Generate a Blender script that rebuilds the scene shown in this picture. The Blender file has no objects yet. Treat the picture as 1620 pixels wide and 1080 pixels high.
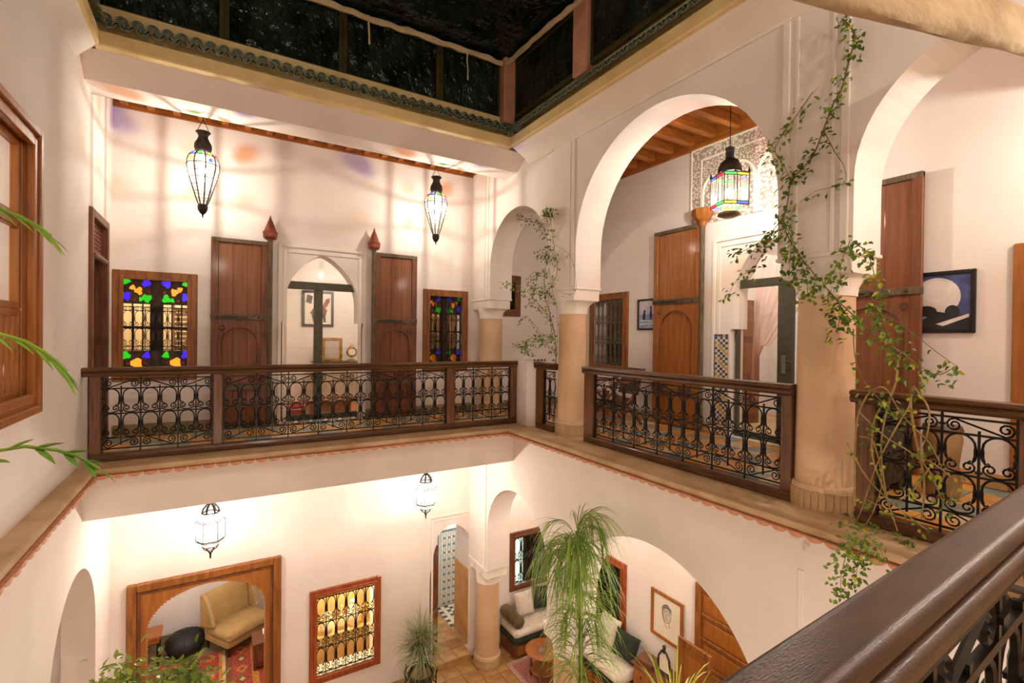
import bpy, math, random
from mathutils import Vector, Matrix
import bmesh
random.seed(7)
PI = math.pi
SC = bpy.context.scene
COL = SC.collection

# ---------------------------------------------------------------- camera
cam = bpy.data.cameras.new('camera')
cam.sensor_width = 36.0
cam.lens = 768.4 / 1620 * 36
cam.clip_start = 0.02
camo = bpy.data.objects.new('camera', cam)
COL.objects.link(camo)
_a, _p, _r = .5431, -.0072, .01175
_F = Vector((math.sin(_a) * math.cos(_p), math.cos(_a) * math.cos(_p), math.sin(_p)))
_R = Vector((math.cos(_a), -math.sin(_a), 0))
_U = _R.cross(_F)
_R2 = _R * math.cos(_r) + _U * math.sin(_r)
_U2 = -_R * math.sin(_r) + _U * math.cos(_r)
M = Matrix((_R2, _U2, -_F)).transposed().to_4x4()
M.translation = (0, 0, 1.34)
camo.matrix_world = M
SC.camera = camo

# ---------------------------------------------------------------- world, exposure
w = bpy.data.worlds.new('night'); SC.world = w; w.use_nodes = True
w.node_tree.nodes['Background'].inputs[0].default_value = (.012, .016, .03, 1)
w.node_tree.nodes['Background'].inputs[1].default_value = 1.0
SC.view_settings.view_transform = 'Standard'
SC.view_settings.look = 'None'
SC.view_settings.gamma = 1
SC.view_settings.use_curve_mapping = False
SC.view_settings.exposure = 0.52
SC.cycles.diffuse_bounces = 6
SC.cycles.max_bounces = 12
SC.cycles.transparent_max_bounces = 16
SC.cycles.sample_clamp_indirect = 4.0
WARM = (1.0, .925, .865)
LP = 1.15
def lamp(name, loc, power, color=WARM, radius=.06):
    l = bpy.data.lights.new(name, 'POINT'); l.energy = power * LP; l.color = color; l.shadow_soft_size = radius
    o = bpy.data.objects.new(name, l); o.location = loc; COL.objects.link(o); return o

# ---------------------------------------------------------------- mesh builder
class G:
    def __init__(s): s.v = []; s.f = []; s.m = []; s.cur = 0
    def add(s, vs, fs):
        b = len(s.v); s.v += [tuple(x) for x in vs]
        for f in fs: s.f.append(tuple(b + i for i in f)); s.m.append(s.cur)
        return s
    def box(s, x0, x1, y0, y1, z0, z1):
        return s.add([(x0, y0, z0), (x1, y0, z0), (x1, y1, z0), (x0, y1, z0), (x0, y0, z1), (x1, y0, z1), (x1, y1, z1), (x0, y1, z1)],
                     [(0, 3, 2, 1), (4, 5, 6, 7), (0, 1, 5, 4), (1, 2, 6, 5), (2, 3, 7, 6), (3, 0, 4, 7)])
    def bbox(s, x0, x1, y0, y1, z0, z1, b=.01):
        """box with chamfered vertical and top edges"""
        b = min(b, abs(x1 - x0) / 3, abs(y1 - y0) / 3, abs(z1 - z0) / 3)
        def ring(i, z):
            return [(x0 + i, y0 + i + b, z), (x0 + i + b, y0 + i, z), (x1 - i - b, y0 + i, z), (x1 - i, y0 + i + b, z),
                    (x1 - i, y1 - i - b, z), (x1 - i - b, y1 - i, z), (x0 + i + b, y1 - i, z), (x0 + i, y1 - i - b, z)]
        return s.loft([ring(b, z0), ring(0, z0 + b), ring(0, z1 - b), ring(b, z1)], True, True)
    def loft(s, rings, cap0=False, cap1=False, closed=True):
        n = len(rings[0]); b = len(s.v)
        for r in rings: s.v += [tuple(p) for p in r]
        for i in range(len(rings) - 1):
            for j in range(n if closed else n - 1):
                k = (j + 1) % n
                s.f.append((b + i * n + j, b + i * n + k, b + (i + 1) * n + k, b + (i + 1) * n + j)); s.m.append(s.cur)
        if cap0: s.f.append(tuple(b + j for j in reversed(range(n)))); s.m.append(s.cur)
        if cap1: s.f.append(tuple(b + (len(rings) - 1) * n + j for j in range(n))); s.m.append(s.cur)
        return s
    def lathe(s, prof, c=(0, 0, 0), n=24, cap=True, a0=0.0):
        rings = [[(c[0] + r * math.cos(a0 + 2 * PI * j / n), c[1] + r * math.sin(a0 + 2 * PI * j / n), c[2] + z) for j in range(n)] for r, z in prof]
        return s.loft(rings, cap, cap)
    def tube(s, pts, r, n=6, cap=True, closed=False, flat=1.0):
        pts = [Vector(p) for p in pts]; N = len(pts)
        rs = r if isinstance(r, (list, tuple)) else [r] * N
        rings = []; up = None
        for i, p in enumerate(pts):
            if closed: t = pts[(i + 1) % N] - pts[i - 1]
            else: t = pts[min(i + 1, N - 1)] - pts[max(i - 1, 0)]
            if t.length < 1e-9: t = Vector((0, 0, 1))
            t.normalize()
            if up is None:
                up = Vector((0, 0, 1)) if abs(t.z) < .9 else Vector((1, 0, 0))
            a = up - t * up.dot(t)
            if a.length < 1e-6: a = t.orthogonal()
            a.normalize(); up = a; b = t.cross(a)
            rings.append([p + (a * math.cos(2 * PI * k / n) + b * math.sin(2 * PI * k / n) * flat) * rs[i] for k in range(n)])
        if closed: rings.append(rings[0])
        return s.loft(rings, cap and not closed, cap and not closed)
    def prism(s, poly, ax, c0, c1):
        """extrude a 2D polygon (list of (a,b)) along axis ax from c0 to c1"""
        def P(p, c): return {0: (c, p[0], p[1]), 1: (p[0], c, p[1]), 2: (p[0], p[1], c)}[ax]
        n = len(poly); b = len(s.v)
        s.v += [P(p, c0) for p in poly] + [P(p, c1) for p in poly]
        for i in range(n):
            j = (i + 1) % n; s.f.append((b + i, b + j, b + n + j, b + n + i)); s.m.append(s.cur)
        s.f.append(tuple(b + i for i in reversed(range(n)))); s.m.append(s.cur)
        s.f.append(tuple(b + n + i for i in range(n))); s.m.append(s.cur)
        return s
    def quad(s, a, b, c, d): return s.add([a, b, c, d], [(0, 1, 2, 3)])
    def ball(s, c, r, n=12, m=8, sx=1, sy=1, sz=1):
        prof = [(max(r * math.sin(PI * i / m), .0005), -r * math.cos(PI * i / m)) for i in range(m + 1)]
        rings = [[(c[0] + q * sx * math.cos(2 * PI * j / n), c[1] + q * sy * math.sin(2 * PI * j / n), c[2] + z * sz) for j in range(n)] for q, z in prof]
        return s.loft(rings, True, True)
    def xf(s, mat, start=0):
        for i in range(start, len(s.v)): s.v[i] = tuple(mat @ Vector(s.v[i]))
        return s
    def mesh(s, name, mats=(), smooth=False):
        me = bpy.data.meshes.new(name)
        me.from_pydata(s.v, [], s.f); me.update()
        for m in (mats if isinstance(mats, (list, tuple)) else [mats]): me.materials.append(m)
        if any(s.m): me.polygons.foreach_set('material_index', s.m)
        if smooth:
            me.polygons.foreach_set('use_smooth', [True] * len(me.polygons))
        bm = bmesh.new(); bm.from_mesh(me); bmesh.ops.recalc_face_normals(bm, faces=bm.faces); bm.to_mesh(me); bm.free()
        if smooth: me.set_sharp_from_angle(angle=math.radians(40))
        return me

def link(name, data, parent=None, loc=(0, 0, 0), rot=(0, 0, 0), scale=(1, 1, 1)):
    o = bpy.data.objects.new(name, data); COL.objects.link(o)
    o.location = loc; o.rotation_euler = rot; o.scale = scale
    if parent is not None: o.parent = parent
    return o
def T(name, label, cat, loc=(0, 0, 0), rz=0, group=None):
    o = link(name, None, None, loc, (0, 0, rz)); o['label'] = label; o['category'] = cat
    o.empty_display_size = .1
    if group: o['group'] = group
    return o
def tag(o, label, cat, group=None):
    o['label'] = label; o['category'] = cat
    if group: o['group'] = group
    return o
def W(parent, g):
    """shift a mesh written in world coordinates into its parent's own frame (parent not rotated)"""
    x, y, z = parent.location
    if parent.parent is not None:
        x += parent.parent.location.x; y += parent.parent.location.y; z += parent.parent.location.z
    g.v = [(a - x, b - y, c - z) for a, b, c in g.v]; return g
def P(name, g, mat, parent, smooth=False, label=None, loc=(0, 0, 0), rot=(0, 0, 0), kind=None):
    o = link(name, g.mesh(name, mat, smooth), parent, loc, rot)
    if label: o['label'] = label
    if kind: o['kind'] = kind
    return o
def PW(name, g, mat, parent, smooth=False, label=None, kind=None):
    return P(name, W(parent, g), mat, parent, smooth, label, kind=kind)
def S(name, g, mat, smooth=False, parent=None):
    o = link(name, g.mesh(name, mat, smooth), parent)
    if parent is None: o['kind'] = 'structure'
    return o
def SE(name, loc=(0, 0, 0), rz=0):
    o = link(name, None, None, loc, (0, 0, rz)); o['kind'] = 'structure'; o.empty_display_size = .1; return o

# ---------------------------------------------------------------- materials
def rgb(h):
    h = h.lstrip('#'); c = [int(h[i:i + 2], 16) / 255 for i in (0, 2, 4)]
    return tuple(x / 12.92 if x <= .04045 else ((x + .055) / 1.055) ** 2.4 for x in c) + (1,)
MATS = {}
def mat(name, c1, c2=None, rough=.6, metal=0, scale=6, stretch=(1, 1, 1), bump=0, bscale=None, detail=4, contrast=(.35, .65), coat=0, spec=.5, kind='noise', sss=0, bdist=.02):
    m = bpy.data.materials.new(name); m.use_nodes = True; nt = m.node_tree; N = nt.nodes; L = nt.links
    b = N['Principled BSDF']
    b.inputs['Roughness'].default_value = rough; b.inputs['Metallic'].default_value = metal
    b.inputs['Specular IOR Level'].default_value = spec
    if coat: b.inputs['Coat Weight'].default_value = coat; b.inputs['Coat Roughness'].default_value = .12
    c1 = rgb(c1) if isinstance(c1, str) else c1; c2 = c1 if c2 is None else (rgb(c2) if isinstance(c2, str) else c2)
    tc = N.new('ShaderNodeTexCoord'); mp = N.new('ShaderNodeMapping'); mp.inputs['Scale'].default_value = stretch
    L.new(tc.outputs['Object'], mp.inputs['Vector'])
    if kind == 'noise':
        t = N.new('ShaderNodeTexNoise'); t.inputs['Scale'].default_value = scale; t.inputs['Detail'].default_value = detail; out = t.outputs['Fac']
    elif kind == 'wave':
        t = N.new('ShaderNodeTexWave'); t.inputs['Scale'].default_value = scale; t.inputs['Distortion'].default_value = 6; t.inputs['Detail'].default_value = 3; out = t.outputs['Fac']
    elif kind == 'voronoi':
        t = N.new('ShaderNodeTexVoronoi'); t.inputs['Scale'].default_value = scale; out = t.outputs['Distance']
    L.new(mp.outputs[0], t.inputs['Vector'])
    r = N.new('ShaderNodeValToRGB'); r.color_ramp.elements[0].position, r.color_ramp.elements[1].position = contrast
    r.color_ramp.elements[0].color = c1; r.color_ramp.elements[1].color = c2
    L.new(out, r.inputs[0]); L.new(r.outputs[0], b.inputs['Base Color'])
    if bump:
        t2 = t
        if bscale:
            t2 = N.new('ShaderNodeTexNoise'); t2.inputs['Scale'].default_value = bscale; t2.inputs['Detail'].default_value = 3
            L.new(mp.outputs[0], t2.inputs['Vector'])
        bp = N.new('ShaderNodeBump'); bp.inputs['Strength'].default_value = bump; bp.inputs['Distance'].default_value = bdist
        L.new(t2.outputs[0] if bscale else out, bp.inputs['Height']); L.new(bp.outputs[0], b.inputs['Normal'])
    MATS[name] = m; return m
def glass(name, tint=(1, 1, 1, 1), gloss=.08, rough=.03, emit=0, ecol=None, diff=0):
    m = bpy.data.materials.new(name); m.use_nodes = True; nt = m.node_tree; N = nt.nodes; L = nt.links
    N.remove(N['Principled BSDF']); out = N['Material Output']
    t = N.new('ShaderNodeBsdfTransparent'); t.inputs[0].default_value = tint
    g = N.new('ShaderNodeBsdfGlossy'); g.inputs['Roughness'].default_value = rough
    mx = N.new('ShaderNodeMixShader'); mx.inputs[0].default_value = gloss
    L.new(t.outputs[0], mx.inputs[1]); L.new(g.outputs[0], mx.inputs[2]); last = mx.outputs[0]
    if diff:
        d = N.new('ShaderNodeBsdfTranslucent'); d.inputs[0].default_value = tint
        m2 = N.new('ShaderNodeMixShader'); m2.inputs[0].default_value = diff
        L.new(last, m2.inputs[1]); L.new(d.outputs[0], m2.inputs[2]); last = m2.outputs[0]
    if emit:
        e = N.new('ShaderNodeEmission'); e.inputs[0].default_value = ecol or tint; e.inputs[1].default_value = emit
        ad = N.new('ShaderNodeAddShader'); L.new(last, ad.inputs[0]); L.new(e.outputs[0], ad.inputs[1]); last = ad.outputs[0]
    L.new(last, out.inputs[0]); MATS[name] = m; return m
def glow(name, col, strength):
    m = bpy.data.materials.new(name); m.use_nodes = True; b = m.node_tree.nodes['Principled BSDF']
    b.inputs['Base Color'].default_value = (0, 0, 0, 1); b.inputs['Emission Color'].default_value = col; b.inputs['Emission Strength'].default_value = strength
    return m

PLAS = mat('plaster', '#e9e0d9', '#f0e8e1', .75, scale=1.4, bump=.12, bscale=9, spec=.25)
PLASTRIM = mat('plaster_trim', '#ebe4da', '#f2ebe2', .7, scale=2, bump=.05, bscale=12, spec=.25)
OCHRE = mat('ochre_plaster', '#c9a680', '#d9ba95', .55, scale=2.2, bump=.08, bscale=7, contrast=(.3, .7))
STONE = mat('ledge_stone', '#b4946a', '#cfb189', .6, scale=3, bump=.15, bscale=22)
TERRA = mat('terracotta', '#c08260', '#d9a07a', .7, scale=9, bump=.15)
CORN = mat('cornice_plaster', '#dcc384', '#ead49c', .65, scale=3, bump=.08)
WOODR = mat('red_brown_wood', '#5a3018', '#824b28', .5, scale=3.2, stretch=(9, 9, .7), bump=.12, detail=6, coat=.15)
WOODD = mat('dark_rail_wood', '#452b16', '#6b4726', .42, scale=3, stretch=(1.2, 14, 14), bump=.12, detail=6, coat=.15)
WOODDY = mat('dark_rail_wood_y', '#3a2416', '#5e3a24', .32, scale=3, stretch=(14, 1.2, 14), bump=.12, detail=6, coat=.3)
WOODDV = mat('dark_post_wood', '#52301a', '#7c5030', .4, scale=3, stretch=(12, 12, 1), bump=.1, detail=6, coat=.2)
WOODF = mat('frame_wood', '#74400f', '#9c6026', .45, scale=3, stretch=(7, 7, 1), bump=.06, detail=5, coat=.25)
WOODO = mat('orange_brown_wood', '#86490f', '#b06e2a', .48, scale=3, stretch=(8, 8, .8), bump=.08, detail=5, coat=.2, contrast=(.2, .8))
WOODP = mat('panel_wood', '#66361a', '#8f562c', .5, scale=2.6, stretch=(10, 10, .6), bump=.1, detail=7, coat=.15, contrast=(.2, .8))
WOODW = mat('weathered_wood', '#4c4334', '#776248', .75, scale=6, stretch=(6, 6, 1.2), bump=.25, detail=6)
CEILW = mat('ceiling_wood', '#7a4512', '#a8662a', .5, scale=3, stretch=(1, 8, 8), bump=.06)
IRON = mat('black_iron', '#14120f', '#2a2620', .4, metal=.6, scale=20, bump=.1)
IRONG = mat('aged_iron', '#3a342a', '#564a3a', .5, metal=.5, scale=20, bump=.1)
METALG = mat('grey_green_metal', '#4b473a', '#565242', .4, metal=.3, scale=10)
GREENF = mat('olive_frame', '#2f2c0c', '#4a4414', .5, scale=6)
# ================================================================ STRUCTURE
def arch(uc, half, spring, n=28, pointed=0.0, rise=None):
    """polyline (u, z) of an arch from left to right"""
    out = []
    rise = rise or half
    for i in range(n + 1):
        t = PI - PI * i / n
        c, s_ = math.cos(t), math.sin(t)
        out.append((uc + half * c, spring + rise * (s_ ** (1 - .0 * pointed) + pointed * (1 - abs(c)) * s_ * .5)))
    return out
def wallgeo(axis, c0, c1, u0, u1, z0, z1, ops=(), g=None):
    """wall slab perpendicular to axis (0: x, 1: y) between c0 and c1; ops = [(zb, polyline [(u, ztop)...])]"""
    g = g or G()
    def pt(c, u, z): return (c, u, z) if axis == 0 else (u, c, z)
    def quad2(ua, za0, za1, ub, zb0, zb1):
        for c in (c0, c1):
            if za1 - za0 > 1e-5 or zb1 - zb0 > 1e-5:
                g.quad(pt(c, ua, za0), pt(c, ub, zb0), pt(c, ub, zb1), pt(c, ua, za1))
    def strip(ua, za, ub, zb):
        g.quad(pt(c0, ua, za), pt(c1, ua, za), pt(c1, ub, zb), pt(c0, ub, zb))
    cur = u0
    for zb, pl in sorted(ops, key=lambda o: o[1][0][0]):
        a, b = pl[0][0], pl[-1][0]
        quad2(cur, z0, z1, a, z0, z1)
        strip(a, zb, a, pl[0][1]); strip(b, zb, b, pl[-1][1])
        if zb > z0 + 1e-5:
            quad2(a, z0, zb, b, z0, zb); strip(a, zb, b, zb)
        for (p, q) in zip(pl[:-1], pl[1:]):
            strip(p[0], p[1], q[0], q[1])
            if abs(q[0] - p[0]) > 1e-6: quad2(p[0], p[1], z1, q[0], q[1], z1)
        cur = b
    quad2(cur, z0, z1, u1, z0, z1)
    strip(u0, z1, u1, z1); strip(u0, z0, u0, z1); strip(u1, z0, u1, z1)
    cur = u0
    for zb, pl in sorted(ops, key=lambda o: o[1][0][0]):
        if zb <= z0 + 1e-5: strip(cur, z0, pl[0][0], z0); cur = pl[-1][0]
    strip(cur, z0, u1, z0)
    return g
def rect(zb, u0, u1, zt): return (zb, [(u0, zt), (u1, zt)])

XW, XI, AX = 4.03, 4.47, 4.25          # arcade: court face, gallery face, axis
YF, YB, XL, XB = 6.19, 8.16, -1.2, 6.15   # ledge edge, back wall, left wall, right gallery wall
XE = 3.68                              # right ledge edge
ZL = -4.6                              # ground floor
IMP = 2.03
DOOR_ARCH = [(.79, 1.55), (.86, 1.55)] + arch(1.41, .55, 1.85, pointed=.55, rise=.60) + [(1.96, 1.55), (2.05, 1.55)]
# upper back wall
S('wall_back', wallgeo(1, YB, YB + .3, XL - .4, XB + .3, -.3, 4.9, [
    rect(.78, -1.12, -.36, 2.09), (0, DOOR_ARCH), rect(.82, 3.17, 3.86, 2.1), rect(1.86, 4.3, 5.0, 2.45)]), PLAS)
# lower back wall: framed doorway, window, tiled passage, corner window
S('wall_back_lower', wallgeo(1, YB, YB + .3, XL - .4, XB + .3, ZL - .1, -.3, [
    rect(ZL, -.92, .73, -2.12), rect(-4.1, 1.35, 2.28, -2.8),
    (ZL + .09, [(3.26, -2.75)] + arch(3.69, .43, -2.60, pointed=.4) + [(4.12, -2.75)]),
    rect(-3.56, 5.02, 5.74, -2.6)]), PLAS)
# left wall, both floors
S('wall_left', wallgeo(0, XL - .3, XL, -2.4, 8.46, -.3, 5.7, [rect(.85, 3.4, 4.74, 2.70), rect(0, 6.9, 7.66, 2.62)]), PLAS)
S('wall_left_lower', wallgeo(0, XL - .3, XL, -2.4, 8.46, ZL - .1, -.3, [(ZL, arch(6.33, .93, -2.0))]), PLAS)
g = G(); g.box(XL - .95, XL - .9, 5.0, 7.7, ZL, -.7); g.box(XL - .95, XL - .3, 5.0, 5.05, ZL, -.7); g.box(XL - .95, XL - .3, 7.6, 7.65, ZL, -.7); g.box(XL - .95, XL - .3, 5.0, 7.65, -.75, -.7); S('wall_alcove', g, PLAS)
g = G(); g.bbox(XL - .9, XL - .02, 5.3, 7.4, ZL, ZL + 1.55, .01); S('wall_alcove_bench', g, PLAS)
# right gallery walls
RDOOR = [(3.28, 1.5), (3.34, 1.5)] + arch(3.80, .46, 1.98, pointed=.5, rise=.62) + [(4.20, 1.5), (4.26, 1.5)]
RDOOR = [(3.15, 1.5), (3.24, 1.5)] + arch(3.72, .48, 1.95, pointed=.5, rise=.60) + [(4.20, 1.5), (4.26, 1.5)]
S('wall_right', wallgeo(0, XB, XB + .3, -2.4, 8.46, -.3, 4.9, [rect(.85, 6.36, 7.14, 2.06), (0, RDOOR)]), PLAS)
S('wall_right_lower', wallgeo(0, XB, XB + .3, -2.4, 8.46, ZL - .1, -.3, [rect(-3.85, 6.30, 7.1, -2.7), rect(ZL, 3.5, 4.66, -2.2)]), PLAS)
# front of the house, behind the viewer
S('wall_front', wallgeo(1, -2.4, -2.1, XL - .4, XB + .3, ZL - .1, 5.7), PLAS)
# arcade, both floors
SM = .865
arcU = wallgeo(0, XW, XI, -2.1, YB, IMP, 5.0, [
    (IMP, arch(6.575, SM, 2.55)), (IMP, arch(3.72, 1.36, 2.52)), (IMP, arch(.925, SM, 2.55)), (IMP, arch(-1.1, .8, 2.55))])
S('wall_arcade', arcU, PLAS)
arcL = wallgeo(0, XW, XI, -2.1, YB, -2.72, -.02, [
    (-2.72, arch(6.53, .9, -2.0)), (-2.72, arch(3.72, 1.36, -2.24)), (-2.72, arch(.925, SM, -2.0))])
S('wall_arcade_lower', arcL, PLAS)
# upper lintel along the back and front galleries (leaning fascia), and lower one
def beam(y0, y1, zb, zt, lean, sgn=1):
    g = G()
    prof = [(y0, zb), (y0 - lean * sgn, zt), (y1, zt), (y1, zb)]
    return g.prism(prof, 0, XL - .05, XW + .02)
S('wall_lintel', beam(6.57, 6.95, 3.95, 4.16, .27), PLAS)
g = G(); g.prism([(6.44, 4.15), (6.44, 4.66), (6.95, 4.66), (6.95, 4.15)], 0, XL - .05, XW + .02); S('wall_lintel_upper', g, PLAS)
S('wall_lintel_lower', beam(6.60, 6.95, -.62, -.03, .1), PLAS)
S('wall_lintel_front', beam(.02, -.35, 3.95, 4.75, 0), PLAS)
S('wall_lintel_front_lower', beam(.02, -.35, -.62, -.03, 0), PLAS)
# floors
g = G()
g.box(XL - .3, XB + .3, 6.5, YB + .3, -.12, -.02); S('floor_back', g, STONE)
g = G(); g.box(XW, XB + .3, -2.4, 6.5, -.12, -.02); S('floor_right', g, STONE)
g = G(); g.box(XL - .3, XW, -2.4, .1, -.12, -.02); S('floor_front', g, STONE)
LFLOOR = mat('ground_floor_tile', '#a07c48', '#bd9a62', .4, scale=4, bump=.06)
g = G(); g.box(-2.8, XB + .3, -2.4, 9.4, ZL - .12, ZL - .012); S('floor', g, mat('grout', '#8c6a44', '#a1805a', .8, scale=8))
# ---- floor tiles (upper galleries)
TIL_O = mat('ochre_floor_tile', '#c98b3e', '#dfa658', .35, scale=7, coat=.2)
TIL_B = mat('blue_grey_floor_tile', '#6d8078', '#93a199', .35, scale=7, coat=.2)
TIL_W = mat('cream_floor_tile', '#c9b48a', '#ddcaa3', .35, scale=7, coat=.2)
def tileset(parent, x0, x1, y0, y1, z, s, mats, pick, name='tile', gap=.004, t=.012):
    nx = max(1, round((x1 - x0) / s)); ny = max(1, round((y1 - y0) / s)); sx = (x1 - x0) / nx; sy = (y1 - y0) / ny
    mes = []
    for m in mats:
        g = G(); g.bbox(-sx / 2 + gap, sx / 2 - gap, -sy / 2 + gap, sy / 2 - gap, -t, 0, .003); mes.append(g.mesh(name, m))
    for i in range(nx):
        for j in range(ny):
            link(name, mes[pick(i, j)], parent, (x0 + (i + .5) * sx, y0 + (j + .5) * sy, z + random.uniform(-.001, .001)))
fl = SE('floor_tiling_right'); tileset(fl, 4.5, XB, 1.0, 6.4, -.006, .3, [TIL_O, TIL_B, TIL_W], lambda i, j: 1 if (i + j) % 3 == 0 else (0 if (i * 7 + j * 3) % 5 else 2))
fl = SE('floor_tiling_back'); tileset(fl, XL, 4.5, 6.8, YB, -.006, .3, [TIL_O, TIL_B, TIL_W], lambda i, j: 1 if (i + j) % 3 == 0 else (0 if (i * 7 + j * 3) % 5 else 2))
LT = [mat('ochre_paving_tile', '#a57a42', '#c29a5c', .4, scale=5, coat=.2), mat('rust_paving_tile', '#9a6c42', '#b78a58', .4, scale=5, coat=.2), mat('sand_paving_tile', '#b78a55', '#d0a870', .4, scale=5, coat=.2)]
fl = SE('floor_tiling_ground'); tileset(fl, 1.0, 5.5, 5.1, 8.0, ZL, .3, LT, lambda i, j: random.choice([0, 0, 1, 2]))
# ---- skirting
BASE = mat('baseboard_tile', '#7b6f4e', '#98885f', .45, scale=5)
BASE2 = mat('baseboard_ochre', '#b98e58', '#cda36c', .5, scale=4)
for nm, bx, m in [('baseboard_back', [(-1.19, .76), (2.08, XB)], BASE)]:
    b = SE(nm)
    for a, c in bx:
        g = G(); g.bbox(a, c, YB - .02, YB - .001, 0, .13, .004); P('skirting', g, m, b)
b = SE('baseboard_right')
for a, c in [(-2, 3.1), (4.3, 8.1)]:
    g = G(); g.bbox(XB - .02, XB - .001, a, c, 0, .14, .004); P('skirting', g, BASE2, b)
# ---- ceilings: planks and joists
g = G(); g.box(XL - .3, XI, 6.9, YB + .05, 4.5, 4.56); S('ceiling_back', g, CEILW)
cb = bpy.data.objects['ceiling_back']
CEILWY = mat('ceiling_joist_wood', '#8a4d16', '#b06a2a', .5, scale=3, stretch=(8, 1, 8), bump=.06)
CEILWX = mat('ceiling_joist_wood_x', '#8a4d16', '#b06a2a', .5, scale=3, stretch=(1, 8, 8), bump=.06)
g = G(); g.bbox(-.045, .045, 6.95, YB, 4.33, 4.5, .008); jm = g.mesh('joist', CEILWY)
for i in range(19): link('joist', jm, cb, (XL + .12 + i * .285, 0, 0))
g = G(); g.box(XL, XI, YB - .03, YB - .002, 4.305, 4.5); P('wall_plate', g, CEILWX, cb)
g = G(); g.box(XI - .05, XB + .05, -2.2, YB, 4.42, 4.5); S('ceiling_right', g, CEILW)
cr = bpy.data.objects['ceiling_right']
g = G(); g.bbox(XI, XB, -.05, .05, 4.27, 4.42, .008); jm = g.mesh('joist', CEILWX)
for i in range(27): link('joist', jm, cr, (0, -2.0 + i * .385, 0))
g = G(); g.box(XB - .05, XB - .002, -2.2, YB, 4.20, 4.42); P('wall_plate', g, CEILWY, cr)
g = G(); g.box(XL - .3, XW, -2.2, .3, 4.4, 4.5); S('ceiling_front', g, CEILW)
g = G(); g.box(XL - .3, XB + .3, 6.7, YB + .05, -.3, -.13); S('ceiling_lower_back', g, PLAS)
g = G(); g.box(XI, XB + .05, -2.2, 6.7, -.3, -.13); S('ceiling_lower_right', g, PLAS)
g = G(); g.box(XL - .3, XW, -2.2, .1, -.3, -.13); S('ceiling_lower_front', g, PLAS)
# ---- ledges with hanging terracotta tile ends
def ledge(nm, x0, x1, y0, y1, edge):
    """edge: 'y-' faces the viewer, 'x-' faces left, 'x+' faces right"""
    e = SE(nm)
    g = G(); n = .035
    if edge == 'y-':
        g.prism([(y1, -.07), (y0 + .02, -.07), (y0, -.055), (y0 - .012, -.03), (y0, -.006), (y0 + .02, 0), (y1, 0)], 0, x0, x1)
    elif edge == 'x-':
        g.prism([(x1, -.07), (x0 + .02, -.07), (x0, -.055), (x0 - .012, -.03), (x0, -.006), (x0 + .02, 0), (x1, 0)], 1, y0, y1)
    else:
        g.prism([(x0, -.07), (x1 - .02, -.07), (x1, -.055), (x1 + .012, -.03), (x1, -.006), (x1 - .02, 0), (x0, 0)], 1, y0, y1)
    P('coping', g, STONE, e)
    # one hanging half-round tile end, its length along local y (pointing out towards -y)
    g = G(); ro, ri, nn = .06, .046, 8
    rings = []
    for y, k_ in ((-.10, .9), (-.092, 1.0), (.16, 1.0)):
        rings.append([(ro * k_ * math.cos(PI + PI * q / nn), y, ro * .62 * k_ * math.sin(PI + PI * q / nn)) for q in range(nn + 1)])
    g.loft(rings, True, True)
    me = g.mesh('tile', TERRA)
    L = (x1 - x0) if edge == 'y-' else (y1 - y0); n = int(L / .127)
    for i in range(n):
        t = (i + .5) * L / n
        j = random.uniform(-.004, .004)
        if edge == 'y-': link('tile', me, e, (x0 + t, y0 + .07 + j, -.068))
        elif edge == 'x-': link('tile', me, e, (x0 + .07 + j, y0 + t, -.068), (0, 0, -PI / 2))
        else: link('tile', me, e, (x1 - .07 + j, y0 + t, -.068), (0, 0, PI / 2))
    return e
ledge('trim_ledge_back', -1.04, XE, YF, 6.62, 'y-')
ledge('trim_ledge_right', XE, XW + .32, .0, YF + .43, 'x-')
ledge('trim_ledge_left', XL, -1.04, .4, 6.62, 'x+')
ledge_f = SE('trim_ledge_front'); g = G(); g.box(XL, XE, .02, .5, -.07, 0); P('coping', g, STONE, ledge_f)
# ---- cornice: plaster cove, yellow band, green glazed tiles, upper band
GLAZE = mat('green_glazed_tile', '#5c705e', '#9ba78f', .2, scale=9, bump=.15, coat=.5, contrast=(.3, .75))
def tilecol():
    """one column of overlapping barrel tiles, eave at y=0, running back to +y and up"""
    g = G(); nn = 7
    for k in range(4):
        y0, y1 = k * .062 - .01, k * .062 + .085
        z0, z1 = k * .052 + .012, k * .052 + .055
        ra, rb = .053, .040
        r0 = [(ra * math.cos(PI * q / nn), y0, z0 + ra * math.sin(PI * q / nn)) for q in range(nn + 1)]
        r1 = [(rb * math.cos(PI * q / nn), y1, z1 + rb * math.sin(PI * q / nn)) for q in range(nn + 1)]
        i0 = [(.8 * ra * math.cos(PI * q / nn), y0, z0 + .8 * ra * math.sin(PI * q / nn)) for q in range(nn + 1)]
        g.loft([i0, r0, r1], closed=False)
    return g.mesh('roof_tile', GLAZE, True)
def pancol():
    g = G(); nn = 7
    rings = []
    for (y, z, r) in ((-.03, -.012, .05), (.25, .19, .045)):
        rings.append([(r * math.cos(PI + PI * q / nn), y, z + .03 + r * .8 * math.sin(PI + PI * q / nn)) for q in range(nn + 1)] +
                     [(.82 * r * math.cos(2 * PI - PI * q / nn), y, z + .03 + .82 * r * .8 * math.sin(2 * PI - PI * q / nn)) for q in range(nn + 1)])
    g.loft(rings, True, True)
    return g.mesh('pan_tile', GLAZE, True)
TC, PC = tilecol(), pancol()
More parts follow.
